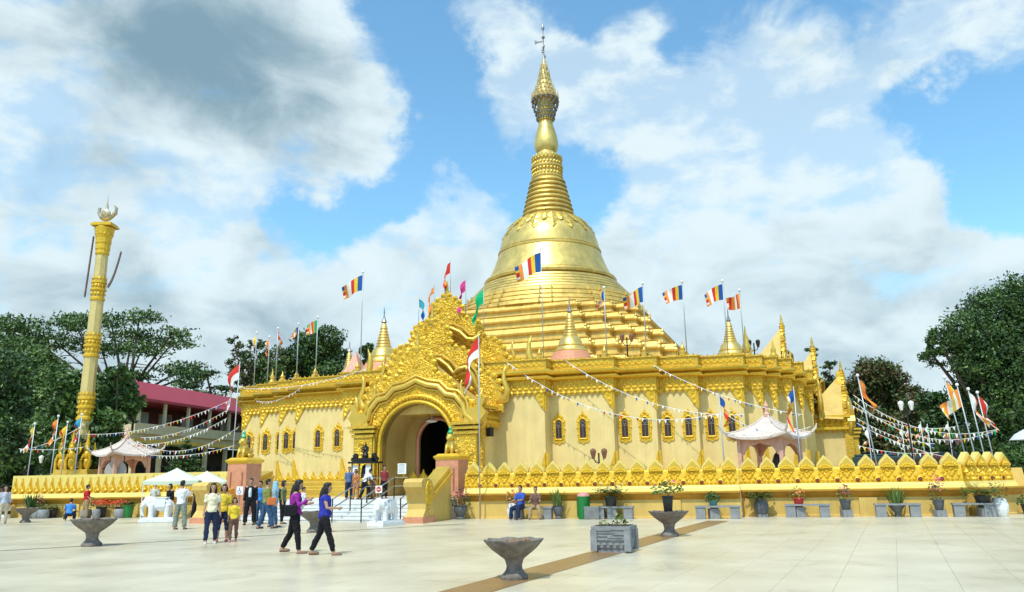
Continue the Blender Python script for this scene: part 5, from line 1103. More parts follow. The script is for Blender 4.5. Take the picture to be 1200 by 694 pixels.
def person(x, y, z0, h, yaw, label, top, bot, shoe=SHB, sex='m', sleeve=.55, legs=((.05, .02), (-.05, .02)), arms=((.05, .12, .15), (-.05, .12, .15)), lean=0, hair='short', bare=False, short=False, pelvis=.93, over=None, vox=.012, head=(0, 0), bag=None, skin=SK, scarf=None, ground=True, carry=None):
    """legs/arms: (R, L); leg = (hip swing fwd, knee bend[, spread]); arm = (swing fwd, out, elbow bend). local +y is forward"""
    o = thing('person', label, 'person', (x, y, z0), yaw); k = h/1.7; kw = (.93 if sex == 'f' else 1.0)
    V = Vector; PV = V((0, 0, pelvis)); TM = Rx(-lean); tp = lambda v: PV+TM @ (V(v)-V((0, 0, .93)))
    neck = tp((0, 0, 1.43)); chest = tp((0, 0, 1.27)); waist = tp((0, 0, 1.06)); hd = tp((0, .025+head[0]*.1, 1.585))
    b = MB(); S_ = Matrix.Scale(k, 4)
    tor = [(PV+V((0, 0, -.02)), .135), (waist, .118*kw), (chest, .145*kw), (tp((0, 0, 1.38)), .12*kw)]
    b.tube([t[0] for t in tor]+[neck, neck.lerp(hd, .6)], [t[1] for t in tor]+[.055, .052], 12, X=S_)
    for s_ in (1, -1): b.ball(tp((s_*.15*kw, 0, 1.385)), (.065, .065, .06), 8, X=S_)
    b.ball(PV+V((0, 0, -.03)), (.165, .12, .12), 10, X=S_)
    # head with face
    HM = Matrix.Translation(hd) @ Matrix.Rotation(head[1], 4, 'Z') @ Matrix.Rotation(-lean*.5-head[0], 4, 'X')
    X = S_ @ HM
    b.ball((0, 0, .03), (.076, .094, .105), 14, X=X); b.ball((0, .035, -.055), (.052, .055, .055), 10, X=X)
    b.tube([(0, .085, .03), (0, .112, -.01), (0, .095, -.02)], [.010, .017, .010], 6, X=X)
    for s_ in (1, -1): b.ball((s_*.078, -.005, .005), (.012, .022, .032), 6, X=X)
    b.ball((0, .088, -.052), (.026, .012, .012), 6, X=X)
    feet = []; hands = []; legp = []; armp = []
    low = 9
    for s_, lg in ((1, legs[0]), (-1, legs[1])):
        sp_ = lg[2] if len(lg) > 2 else .03
        hp = PV+V((s_*.09, 0, -.05)); kn = hp+Rx(lg[0]) @ V((s_*sp_, 0, -.42)); an = kn+Rx(lg[0]-lg[1]) @ V((s_*sp_*.3, 0, -.41)); legp.append((hp, kn, an)); low = min(low, an.z-.06)
    dz = V((0, 0, -low)) if ground else V((0, 0, 0))
    for s_, (hp, kn, an) in zip((1, -1), legp):
        b.tube([hp, hp.lerp(kn, .35), kn, kn.lerp(an, .3), an, an+V((0, 0, -.03))], [.098, .088, .060, .062, .042, .045], 10, X=S_)
        b.tube([an+V((0, -.04, -.03)), an+V((0, .04, -.035)), an+V((0, .13, -.045)), an+V((0, .18, -.05))], [.036, .042, .036, .02], 8, X=S_)
    for s_, ar in ((1, arms[0]), (-1, arms[1])):
        sh = tp((s_*.175*kw, 0, 1.385)); out = ar[1]; el = sh+TM @ (Rx(ar[0]) @ V((s_*math.sin(out)*.28, 0, -math.cos(out)*.28))); inn = ar[3] if len(ar) > 3 else 0
        fd = TM @ (Rx(ar[0]+ar[2]) @ V((s_*math.sin(out-inn)*.24, 0, -math.cos(out-inn)*.24))); wr = el+fd; armp.append((sh, el, wr)); fdn = fd.normalized()
        b.tube([sh, sh.lerp(el, .4), el, el.lerp(wr, .3), wr, wr+fdn*.02], [.05, .046, .037, .037, .026, .028], 8, X=S_)
        # hand: palm, four unequal bent fingers, thumb on the side
        side = fdn.cross(V((s_, 0, 0))); side = side.normalized() if side.length > .1 else V((0, 1, 0)); pn = side.cross(fdn).normalized()*-s_
        pc = wr+fdn*.055; b.tube([wr, wr+fdn*.04, wr+fdn*.085], [.026, .034, .032], 8, X=S_)
        for f in range(4):
            off = side*(.024-.016*f); L_ = (.066, .074, .070, .056)[f]; bs = wr+fdn*.08+off; md = bs+fdn*L_*.5+pn*.008; b.tube([bs, md, md+fdn*L_*.35+pn*.026], [.0095, .009, .007], 5, X=S_)
        tb = wr+fdn*.035+side*.026; b.tube([tb, tb+side*.026+fdn*.024, tb+side*.032+fdn*.055+pn*.01], [.012, .010, .008], 5, X=S_)
    body = b.build('body', skin, o, smooth='all'); body.location = dz*k; rem(body, vox, 1)
    def piece(name, m_, mbx, vx=.016, sm=2, par=None):
        q = mbx.build(name, m_, par or o, smooth='all'); q.location = dz*k if par is None else (0, 0, 0); rem(q, vx, sm)
        if name in ('trousers', 'shirt'):
            tx = bpy.data.textures.get('folds') or bpy.data.textures.new('folds', 'CLOUDS'); tx.noise_scale = .085; tx.noise_depth = 1
            dm = q.modifiers.new('folds', 'DISPLACE'); dm.texture = tx; dm.texture_coords = 'GLOBAL'; dm.strength = .035; dm.mid_level = .42
        return q
    # trousers
    t = MB(); t.ball(PV+V((0, 0, -.03)), (.178, .135, .13), 10, X=S_); t.tube([PV+V((0, 0, -.02)), waist.lerp(PV, .45)], [.150, .138], 12, X=S_)
    for hp, kn, an in legp:
        e = kn.lerp(an, .92) if not short else (kn.lerp(an, .25) if short is True else kn.lerp(an, short)); tight = sex == 'f'
        t.tube([hp, hp.lerp(kn, .4), kn, kn.lerp(an, .35) if not short else kn.lerp(e, .5), e], [.115, .102 if tight else .108, .072 if tight else .088, .074 if tight else .086, .055 if tight else .080], 10, X=S_)
    piece('trousers', bot, t)
    # shirt
    t = MB(); hem = PV.lerp(waist, -.35 if not bare else .5)
    t.tube([hem, PV.lerp(waist, .5), waist, chest, tp((0, 0, 1.37)), tp((0, 0, 1.42))], [.158, .150, .14*kw, .165*kw, .142*kw, .09], 14, X=S_)
    for sh, el, wr in armp:
        e = sh.lerp(el, sleeve*2) if sleeve <= .5 else el.lerp(wr, (sleeve-.5)*2); pth = [chest.lerp(sh, .6), sh]+([e] if sleeve <= .5 else [el, e]); t.tube(pth, [.10, .068]+([.064] if sleeve <= .5 else [.056, .05]), 8, X=S_)
    piece('shirt', top, t)
    if over is not None:
        t = MB(); t.tube([tp((0, .13, 1.02)), tp((0, .155, 1.2)), tp((0, .125, 1.36))], [.06, .065, .05], 8, X=S_); piece('undershirt', over, t)
    # hair
    t = MB(); t.ball((0, -.016, .05), (.086, .098, .098), 12, X=HM); t.ball((0, .03, .105), (.07, .06, .045), 8, X=HM)
    if hair == 'long':
        t.ball((0, -.06, -.03), (.085, .06, .12), 10, X=HM); t.tube([hd+TM @ V((0, -.06, 0)), hd+TM @ V((0, -.10, -.14)), hd+TM @ V((0, -.13, -.28)), hd+TM @ V((0, -.13, -.4))], [.08, .085, .075, .03], 10)
        for s_ in (1, -1): t.tube([hd+TM @ V((s_*.075, -.01, .03)), hd+TM @ V((s_*.085, 0, -.1)), hd+TM @ V((s_*.08, -.03, -.2))], [.03, .032, .015], 8)
    elif hair == 'bob':
        t.ball((0, -.04, -.02), (.098, .08, .11), 10, X=HM)
        for s_ in (1, -1): t.tube([hd+TM @ V((s_*.08, .01, .04)), hd+TM @ V((s_*.088, .01, -.09))], [.032, .034], 8)
    else: t.ball((0, -.045, 0), (.08, .06, .075), 10, X=HM)
    if hair != 'short' or True: t.v = [tuple(S_ @ V(v)) for v in t.v]
    if scarf is None: piece('hair', HAIR, t, .011, 1)
    else:
        t.tube([hd+V((0, -.02, 0)), hd+V((0, .0, -.16)), hd+V((0, .0, -.26))], [.10, .12, .15], 12, X=S_); piece('headscarf', scarf, t, .014, 2)
    # eyes and brows, mouth
    t = MB()
    for s_ in (1, -1): t.ball((s_*.03, .085, .028), (.011, .008, .007), 6, X=X); t.box((s_*.03, .092, .050), (.03, .006, .006), X=X)
    q = t.build('eyes', DARK, o); q.location = dz*k
    t = MB(); t.box((0, .1, -.05), (.036, .006, .009), X=X); q = t.build('lips', mat('lips', (.33, .08, .07), .5), o); q.location = dz*k
    for hp, kn, an in legp:
        t = MB(); t.tube([an+V((0, -.05, -.045)), an+V((0, .04, -.042)), an+V((0, .14, -.046)), an+V((0, .20, -.052))], [.040, .046, .044, .028], 8, X=S_); piece('shoe', shoe, t, .012, 1)
    if bag:
        sh, el, wr = armp[0]; t = MB(); c = bag[1]; t.box(tp(c), bag[2] if len(bag) > 2 else (.12, .3, .26), X=S_); q = t.build('bag', bag[0], o); q.location = dz*k; bv = q.modifiers.new('bevel', 'BEVEL'); bv.width = .03; bv.segments = 3
        t = MB(); t.tube([tp((c[0], c[1], c[2]+.1)), tp((c[0]*.7, .14, 1.25)), tp((-c[0]*.3, .08, 1.42)), tp((-c[0]*.2, -.1, 1.38))], .012, 5, X=S_); q = t.build('strap', bag[0], o); q.location = dz*k
    return o
TL = -PI/2; TR_ = PI/2     # facing right (+x) / left (-x) in the picture
def at(u, v, z=.02): q = gnd(u, v, z); return q.x, q.y, z
PUR, BLU, BLK, NAV, YEL, JN, GRY, KHA, RDD, OLV, CRM, SBL, FLR, WHT, ORG = cs('purple', (.30, .03, .30)), cs('royal_blue', (.03, .04, .34)), cs('black', (.012, .012, .015)), cs('navy', (.02, .03, .07)), cs('yellow', (.75, .55, .05)), cs('denim', (.04, .09, .18)), cs('grey', (.22, .25, .21)), cs('khaki', (.34, .25, .13)), cs('red', (.50, .02, .025)), cs('olive', (.22, .24, .07)), cs('cream', (.75, .70, .50)), cs('sky_blue', (.06, .25, .65)), cs('brown_print', (.16, .09, .07)), cs('white', (.80, .82, .86)), cs('orange_print', (.5, .2, .07))
NV = .0095
# strolling women in front
person(*at(379, 650.5), 1.55, TL+.15, 'woman in royal blue sleeveless top and black trousers striding right, nearest the camera', BLU, BLK, SHOE, 'f', sleeve=.2, legs=((.33, .05), (-.33, .12)), arms=((.25, .25, 1.3, .5), (-.1, .12, .4)), hair='long', vox=NV, head=(.15, 0))
person(*at(344, 648.5), 1.6, TL+.2, 'woman in purple cardigan and black trousers walking right, looking at her phone', PUR, BLK, SHOE, 'f', sleeve=.95, legs=((.18, .05), (-.24, .25)), arms=((.35, .2, 1.7, .3), (.2, .12, 1.5, .3)), hair='long', vox=NV, over=WHT, head=(.25, 0), bag=(BLK, (.2, -.1, 1.0)))
# family in yellow
person(*at(246, 637), 1.55, PI+.35, 'woman in cream and yellow top with long black hair and white shoes', CRM, NAV, SHW, 'f', sleeve=.4, legs=((.1, .02), (-.06, .02)), hair='long', vox=NV)
person(*at(259.5, 634.5), 1.52, PI+.2, 'woman in yellow top half hidden behind the woman with white shoes', YEL, NAV, cs('rose', (.55, .12, .15)), 'f', sleeve=.45, short=.35, hair='bob', legs=((.12, .05), (-.1, .05)), vox=NV)
person(*at(272.5, 635), 1.16, PI+.4, 'small child in bright yellow shirt and patterned leggings', YEL, FLR, cs('rose', (.55, .12, .15)), 'f', sleeve=.7, hair='bob', legs=((.15, .05), (-.2, .1)), vox=NV)
# men from behind at left
person(*at(210, 620.5), 1.66, -.15, 'man in white T-shirt and grey trousers seen from behind holding up a camera', WHT, GRY, SHOE, 'm', sleeve=.45, arms=((.5, .25, 1.7, .5), (.1, .12, .2)), legs=((.02, .02, .07), (.0, .02, .07)), vox=NV)
person(*at(230, 612.5), 1.62, -.2, 'man in black T-shirt and black trousers seen from behind', BLK, BLK, SHB, 'm', sleeve=.45, legs=((.1, .02, .05), (-.12, .05, .05)))
person(*at(197, 610.5), 1.55, PI-.5, 'woman in dark top and patterned grey trousers beside the left white elephant', BLK, cs('grey_print', (.25, .22, .27)), SHB, 'f', hair='bob', sleeve=.8)
person(*at(179, 606), 1.6, PI, 'man in pale shirt standing behind the left white elephant', cs('pale_grey', (.55, .57, .5)), KHA, SHB, 'm', sleeve=.5)
person(*at(254, 607), 1.55, PI, 'woman in orange blouse under the white umbrellas behind the family', ORG, BLK, SHB, 'f', hair='bob', sleeve=.7)
person(*at(99, 607.5), 1.58, TL+.6, 'man in red shirt and khaki trousers standing by the red flowers', RDD, KHA, SHB, 'm', sleeve=.45, legs=((.12, .1), (-.1, .05)), arms=((.1, .1, .5), (.3, .15, .9)))
person(*at(80, 610.5), 1.5, .3, 'man in bright blue shirt crouching with his back to the camera', SBL, NAV, SHW, 'm', sleeve=.45, pelvis=.40, lean=.35, legs=((1.75, 2.35, .1), (1.7, 2.35, .1)), arms=((.7, .2, .8), (.7, .2, .8)))
person(*at(2, 614), 1.6, PI+.6, 'person in pale grey top and beige trousers cut by the left edge of the picture', cs('pale_blue_grey', (.45, .48, .55)), cs('beige', (.55, .48, .33)), SHOE, 'f', sleeve=.8, hair='bob')
# group at the stairs
person(*at(292, 615), 1.7, PI+.1, 'man in black suit jacket over pale shirt with black trousers', BLK, BLK, SHB, 'm', sleeve=.97, over=cs('pale_shirt', (.6, .65, .72)), legs=((.02, .02, .06), (.02, .02, .06)))
person(*at(303.5, 613.5), 1.6, PI-.3, 'person in sky blue shirt and jeans between the suited man and the man in olive', SBL, JN, SHB, 'm', sleeve=.8)
person(*at(311, 619.5), 1.68, TL+.5, 'man in olive shirt and blue jeans carrying an orange bag', OLV, JN, SHB, 'm', sleeve=.6, legs=((.3, .1), (-.22, .15)), arms=((.1, .1, .5), (.2, .1, .9)), bag=(cs('orange_bag', (.65, .18, .05)), (.2, .12, .95)))
person(*at(320, 617.5), 1.58, TL+.3, 'woman in pale blue headscarf and denim trousers', cs('pale_denim', (.25, .4, .5)), JN, SHB, 'f', sleeve=.9, scarf=cs('pale_blue', (.25, .5, .68)), legs=((.15, .05), (-.15, .1)))
person(*at(330, 614), 1.6, TL, 'woman in brown and green clothes with black bag, behind the woman in purple', cs('moss', (.18, .2, .08)), BLK, SHB, 'f', sleeve=.8, hair='bob', bag=(BLK, (.2, -.14, 1.2), (.14, .2, .36)))
person(*at(354, 606, .02)[:2], .02, 1.5, TL+.2, 'boy in white shirt sitting on the steps above the stone urn', WHT, NAV, SHB, 'm', sleeve=.45, pelvis=.72, legs=((1.3, 1.2), (1.2, 1.3)), arms=((.5, .1, .9), (.5, .1, .9)), ground=False)
# people on the landing
def on_land(u, Y): return col(u, Y), Y, stz+.01
person(*on_land(405.5, 35.2), 1.36, PI+.2, 'young person in blue checked shirt and dark shorts on the stair landing', cs('blue_check', (.10, .16, .32)), NAV, SHB, 'm', sleeve=.6)
person(*on_land(413.5, 35.0), 1.25, PI-.4, 'child in orange print clothes on the stair landing', ORG, ORG, SHB, 'f', sleeve=.6, hair='bob', skin=SK2)
person(*on_land(423.5, 34.4), 1.36, TL+.7, 'young person in white shirt and black trousers bending by the black bell stand', WHT, BLK, SHB, 'm', sleeve=.5, lean=.55, legs=((.5, .6), (-.1, .3)), arms=((.9, .1, .5), (.9, .1, .5)))
person(*on_land(432.5, 34.6), 1.22, TR_-.5, 'child in brown clothes leaning on the black bell stand', FLR, FLR, SHB, 'm', sleeve=.6, lean=.2, legs=((.3, .3), (-.2, .3)), skin=SK2)
person(*on_land(446.5, 35.8), 1.4, PI+.5, 'young person in dark red striped shirt standing by the archway', cs('maroon', (.28, .05, .05)), BLK, SHB, 'm', sleeve=.6)
# seated pair
x, y = ff(606, 1.2); person(x, y, .02, 1.62, PI-.7, 'man in blue and red shirt sitting on the stone bench', cs('blue_red_shirt', (.04, .10, .42)), NAV, SHB, 'm', sleeve=.45, pelvis=.56, legs=((1.35, 1.35, .08), (1.4, 1.45, .08)), arms=((.4, .15, .9), (.5, .1, 1.0)), ground=False, over=None)
x, y = ff(623.5, 1.2); person(x, y, .02, 1.55, PI-.2, 'person in dark print shirt and pale trousers sitting on the stone bench', FLR, KHA, SHOE, 'm', sleeve=.45, pelvis=.56, legs=((1.4, 1.2, .08), (1.35, 1.35, .12)), arms=((.5, .1, .9), (.5, .1, 1.0)), ground=False)
# ================================================================= BLACK BELL STAND, SIGNS, UMBRELLAS
x, y = col(424, 35.9), 35.9; o = thing('black_stand', 'black ornate stand with curled crown and pale panels on the stair landing', 'stand', (x, y, stz), -TH)
mb = MB()
for sx_ in (-.5, .5):
    for sy in (-.3, .3): mb.tube([(sx_, sy, 0), (sx_, sy, 1.6)], .03, 6)
mb.box((0, 0, 1.58), (1.3, .85, .08)); mb.box((0, 0, 1.7), (.95, .6, .14)); mb.box((0, 0, .5), (1.1, .7, .06)); mb.build('frame', BLACKM, o)
mb = MB(); rn = random.Random(3)
for cx0, cz0, r in ((0, 2.15, .22), (-.48, 1.85, .16), (.48, 1.85, .16), (-.62, 1.72, .1), (.62, 1.72, .1), (0, 1.85, .2)):
    for k in range(8): t = k/8*2*PI; mb.tube([(cx0, 0, cz0), (cx0+r*.7*math.cos(t), -.05, cz0+r*.7*math.sin(t)), (cx0+r*math.cos(t+.6), -.08, cz0+r*math.sin(t+.6))], [.05, .04, .015], 5)
    mb.ball((cx0, 0, cz0), r*.5, 8)
mb.lathe([(.1, 1.7), (.14, 1.9), (.05, 2.1), (.06, 2.3), (.01, 2.5)], 8); mb.build('curled_crown', BLACKM, o)
mb = MB(); mb.lathe([(.05, 1.5), (.14, 1.42), (.17, 1.2), (.2, .95), (.24, .9)], 12); mb.build('small_bell', BLACKM, o, smooth=50)
for sx_ in (-.33, .33): mb = MB(); mb.box((sx_, -.31, 1.15), (.26, .02, .62)); mb.build('panel', WHITE, o)
def board(name, label, x, y, z, w, h, rz, m_=WHITE, post=0):
    o = thing(name, label, 'sign', (x, y, z), rz); mb = MB(); mb.box((0, 0, 0), (w, .03, h)); mb.build('board', m_, o)
    if post: mb = MB(); mb.tube([(0, .03, -h/2-post), (0, .03, 0)], .02, 6); mb.build('post', STEEL, o)
    return o
INK = mat('grey_print', (.25, .30, .36), .6); INKB = mat('blue_print', (.02, .16, .55), .5); INKR = mat('red_print', (.55, .02, .03), .5)
v_ = Vector(LW(-.95, .4)); o = board('notice_sign', 'white notice board with small print on the archway wall', v_.x, v_.y, 2.12, .46, .5, -TH+rad(0))
mb = MB(); rn = random.Random(8)
for k in range(8): mb.box((-.02*(k % 3), -.018, .19-k*.052), (.30+.06*(k % 2), .004, .014+.008*(k == 0)))
mb.build('print_lines', INK, o)
q = atp(444, 573.5, 30.6); o = board('prohibition_sign', 'small white sign with red symbol above the right white elephant', q.x, q.y, q.z, .28, .27, -TH, post=q.z-.15)
mb = MB(); mb.lathe([(.10, -.019), (.10, -.022)], 20, X=Matrix.Rotation(PI/2, 4, 'X') @ Matrix.Translation((0, 0, .04))); mb.build('red_disc', INKR, o); mb = MB(); mb.box((0, -.0235, 0), (.13, .003, .03)); mb.build('white_bar', WHITE, o)
q = atp(281, 575, 33.6); o = board('accessibility_sign', 'white sign with blue wheelchair symbol below the left pedestal', q.x, q.y, q.z, .28, .34, -.1, post=q.z-.17)
mb = MB(); mb.ball((-.01, -.02, .10), (.022, .005, .022), 8); mb.tube([(-.01, -.02, .07), (-.005, -.02, -.0), (.05, -.02, -.005), (.075, -.02, -.08)], .013, 5); mb.tube([(-.01+.065*math.cos(t), -.02, -.05+.065*math.sin(t)) for t in [1.9+k*.42 for k in range(11)]], .010, 5); mb.build('wheelchair_symbol', INKB, o)
def umbrella(u, vt, ve, Y, wpx, label):
    zt = atp(u, vt, Y).z; ze = atp(u, ve, Y).z; w = wpx/2*cp/F*Y; o = thing('market_umbrella', label, 'umbrella', (col(u, Y), Y, 0), rad(12), 'white umbrellas over the stalls')
    mb = MB(); vs = []; n = 4
    for j in range(7):
        f = j/6
        for k in range(8):
            t = k/8*2*PI+PI/8*0+PI/4; rr = w*(1.0 if k % 2 == 0 else .74)*1.2; vs.append((rr*f*math.cos(t)+.001, rr*f*math.sin(t), zt-(zt-ze)*(f**.85)-(.03 if (k % 2) else 0)*f))
    fs = [(j*8+k, (j+1)*8+k, (j+1)*8+(k+1) % 8, j*8+(k+1) % 8) for j in range(6) for k in range(8)]
    mb.add(vs, fs); mb.add([vs[48+k] for k in range(8)]+[(vs[48+k][0], vs[48+k][1], vs[48+k][2]-.16) for k in range(8)], [(k, k+8, (k+1) % 8+8, (k+1) % 8) for k in range(8)]); mb.build('canopy', mat('white_canvas', (.60, .66, .52), .8), o)
    for c in ((1, -1), (-1, -1), (1, 1), (-1, 1)):
        mb = MB(); mb.tube([(c[0]*w*.83, c[1]*w*.83, 0), (c[0]*w*.83, c[1]*w*.83, ze)], .022, 6); mb.build('pole', WHITE, o)
umbrella(202.5, 548.5, 563.5, 37.5, 70, 'nearer left white canvas canopy above the white elephant'); umbrella(238, 552, 565, 38.2, 58, 'right white canvas canopy above the man in black')
q = atp(1199, 504, 30); o = thing('grey_umbrella', 'pale grey umbrella cut by the right edge of the picture', 'umbrella', (q.x+.35, 30, 0)); mb = MB(); mb.lathe([(.03, q.z+.12), (.3, q.z+.02), (.6, q.z-.14), (.8, q.z-.36), (.78, q.z-.36)], 12, cap=False); mb.build('canopy', mat('grey_canvas', (.6, .62, .66), .7), o, smooth=50); mb = MB(); mb.tube([(0, 0, 0), (0, 0, q.z+.2)], .03, 6); mb.build('pole', STEEL, o)
q = atp(1098, 533, 44); o = thing('dark_bus', 'dark bus roof just visible above the right fence', 'bus', (q.x, 46, 0), rad(-25)); mb = MB(); mb.box((0, 0, 1.5), (7, 2.2, 1.9)); mb.box((0, 0, 2.52), (6.8, 2.0, .12)); bd_ = mb.build('body', mat('dark_bus_paint', (.03, .06, .06), .25, .1), o); bv = bd_.modifiers.new('bevel', 'BEVEL'); bv.width = .15; bv.segments = 3
mb = MB(); mb.box((0, -1.12, 1.9), (6.2, .04, .7)); mb.build('window', GLASS, o)
for k in (-2.3, 2.3): mb = MB(); mb.lathe([(.2, 0), (.42, 0), (.45, .05), (.45, .25), (.42, .3), (.1, .3)], 16, X=Matrix.Translation((k, -1.2+.3, .45)) @ Matrix.Rotation(PI/2, 4, 'X')); mb.build('wheel', BLACKM, o)
# ================================================================= TREES
def tree(x, y, label, blobs_, leafn, ls, mats, trunk=.4, forks=None, cat='tree', name='tree', seed=0, spread=.35, gap=.0, group=None, flat=1.0):
    """blobs_: (dx, dy, z, rx, rz)"""
    rg = np.random.default_rng(seed); o = thing(name, label, cat, (x, y, 0)); 
    if group: o['group'] = group
    rn = random.Random(seed); mb = MB(); zmin = min(b[2]-b[4] for b in blobs_); zt = max(b[2] for b in blobs_); fk = Vector((0, 0, max(1.5, zmin*.75)))
    mb.tube([(0, 0, -.2), (.1*trunk, 0, fk.z*.3), (-.15*trunk, .1, fk.z*.7), fk], [trunk*1.25, trunk, trunk*.85, trunk*.75], 8)
    tw = []
    for b in blobs_:
        e = Vector((b[0], b[1], b[2])); m1 = fk.lerp(e, .45)+Vector((rn.uniform(-.4, .4), rn.uniform(-.4, .4), rn.uniform(.0, .8)))*trunk*1.5
        mb.tube([fk-Vector((0, 0, .3)), m1, e], [trunk*.55, trunk*.3, trunk*.12], 6)
        for q in range(5):
            d = Vector((rn.gauss(0, 1), rn.gauss(0, 1), rn.gauss(.2, .6))).normalized(); t = m1.lerp(e, rn.uniform(.3, 1)); mb.tube([t, t+Vector((d.x*b[3]*.5, d.y*b[3]*.5, d.z*b[4]*.5)), t+Vector((d.x*b[3]*.9, d.y*b[3]*.9, d.z*b[4]*.8))], [trunk*.12, trunk*.07, trunk*.02], 4)
    mb.build('trunk', BARK, o, smooth=60)
    leafn = int(leafn*1.9); ls *= .62
    wts = np.array([b[3]**2*b[4] for b in blobs_])**.8; wts /= wts.sum(); Cs = []; Ms = []
    for b, w in zip(blobs_, wts):
        n = int(leafn*w); nc = max(6, int(n/26)); d = rg.normal(size=(nc, 3)); d /= np.linalg.norm(d, axis=1)[:, None]; r = rg.uniform(.45, 1.0, nc)**.6; c = d*r[:, None]*np.array([b[3], b[3], b[4]])+np.array(b[:3])
        ms_ = rg.choice(len(mats), nc, p=np.array([1.0]*len(mats))/len(mats)); per = 26; cs_ = np.repeat(c, per, 0)+rg.normal(size=(nc*per, 3))*np.array([spread*b[3]*.5, spread*b[3]*.5, spread*b[4]*.45*flat]); Cs.append(cs_); Ms.append(np.repeat(ms_, per))
    c = np.concatenate(Cs); mi = np.concatenate(Ms); n = len(c); mi = np.where(rg.random(n) < .2, rg.integers(0, len(mats), n), mi)
    a = rg.normal(size=(n, 3)); a /= np.linalg.norm(a, axis=1)[:, None]; b2 = np.cross(a, rg.normal(size=(n, 3))); b2 /= np.linalg.norm(b2, axis=1)[:, None]; s_ = (ls*rg.uniform(.6, 1.3, n))[:, None]
    V = np.stack([c-a*s_, c-b2*s_*.45, c+a*s_, c+b2*s_*.45], 1).reshape(-1, 3)
    cr_o = npmesh('crown', V, np.arange(n*4).reshape(-1, 4), mats, mi, o, kind='stuff'); return o
DG = [L2, L1, mat('leaf_deep', (.03, .07, .02), .6, n=.3, ns=2)]; MG = [L1, L2, L3]; OG = [L4, L5, L2]
def bl(rn, n, cx, cz, wx, wz, r0, r1, dy=4, fz=.8): return [(cx+rn.uniform(-1, 1)*wx, rn.uniform(-dy, dy), cz+rn.uniform(-1, 1)*wz, rn.uniform(r0, r1), rn.uniform(r0, r1)*fz) for _ in range(n)]
rn = random.Random(11)
# flat spreading rain trees at the left, behind everything
def sp(u, v, Y, x0): q = atp(u, v, Y); return q.x-x0, q.z
def umb_tree(u0, Y, pts, label, leafn, seed, mats=MG, ls=.34, fz=.3):
    x0 = col(u0, Y); rn = random.Random(seed); bs_ = []
    for (u, v, wpx) in pts: dx, z = sp(u, v, Y, x0); r = wpx*cp/F*Y*.5; bs_.append((dx, rn.uniform(-3, 3), z, r, r*fz))
    return tree(x0, Y, label, bs_, int(leafn*.42), ls, mats, .5, seed=seed, flat=.8, spread=.75)
umb_tree(130, 85, [(30, 385, 60), (75, 374, 50), (55, 398, 60), (100, 385, 40), (130, 376, 50), (165, 372, 42), (150, 392, 50), (195, 398, 46), (215, 393, 34), (180, 415, 50), (205, 430, 50), (225, 440, 40), (110, 405, 50), (15, 402, 40), (160, 440, 40)], 'wide flat-topped spreading tree behind the golden column', 15000, 1)
umb_tree(0, 80, [(5, 395, 50), (-20, 400, 60), (30, 410, 60), (-10, 425, 60)], 'flat-topped spreading tree at the left edge, behind the dark mass', 5000, 2)
def mass(u0, Y, pts, label, leafn, seed, mats=DG, ls=.3, fz=.85, trunk=.35): 
    x0 = col(u0, Y); rn = random.Random(seed); bs_ = []
    for (u, v, wpx) in pts: dx, z = sp(u, v, Y, x0); r = wpx*cp/F*Y*.5; bs_.append((dx, rn.uniform(-1.5, 1.5), max(z, r*.5), r, r*fz))
    return tree(x0, Y, label, bs_, leafn, ls, mats, trunk, seed=seed)
mass(30, 66, [(15, 440, 60), (45, 428, 44), (60, 450, 50), (30, 470, 70), (10, 500, 70), (55, 490, 60), (40, 520, 60), (0, 540, 60)], 'dense green tree filling the far left edge', 18000, 3, MG)
mass(85, 64, [(70, 445, 40), (90, 465, 50), (80, 495, 60), (105, 480, 46), (95, 520, 60), (70, 530, 50)], 'dense green tree directly behind the golden column base', 12000, 4, MG)
mass(125, 50, [(118, 468, 44), (100, 490, 44), (80, 470, 50), (60, 500, 60), (70, 450, 40), (100, 455, 40), (112, 530, 50), (85, 520, 50), (130, 450, 34), (145, 470, 36), (125, 480, 40), (135, 500, 40), (120, 515, 40), (145, 440, 24)], 'dark bushy tree around the golden column, left of the red roof', 17000, 5, [L2, L1])
mass(-30, 55, [(-10, 440, 70), (-20, 480, 80), (-10, 520, 80)], 'dark tree mostly beyond the left edge of the picture', 6000, 6)
umb_tree(250, 85, [(245, 465, 40), (232, 452, 30), (262, 455, 26), (252, 440, 22)], 'thin sparse tree rising over the red roof', 2500, 7, DG)
# trees seen over the left roof
def dotted(u0, Y, pts, label, leafn, seed, mats=DG, ls=.28, fz=.8): return mass(u0, Y, pts, label, leafn, seed, mats, ls, fz, .22)
dotted(285, 70, [(278, 402, 16), (293, 400, 18), (285, 412, 20), (275, 425, 22), (296, 425, 22), (286, 440, 30)], 'thin half-bare tree just above the left roof corner', 1500, 8, [L2, L4], .22)
dotted(322, 72, [(310, 412, 24), (325, 420, 30), (312, 432, 32), (335, 430, 26), (320, 442, 40), (300, 445, 30)], 'sparse tree between the roof flagpoles at left', 3000, 9, [L2, L4, L1], .24)
dotted(372, 74, [(360, 400, 34), (385, 397, 36), (372, 410, 44), (350, 420, 34), (392, 415, 30), (365, 432, 50), (345, 440, 40), (390, 440, 40)], 'full rounded dark tree behind the left part of the roof', 7500, 10, DG)
dotted(432, 76, [(430, 410, 18), (436, 418, 22), (428, 430, 28)], 'dark tree top visible left of the gate stupa', 1800, 11)
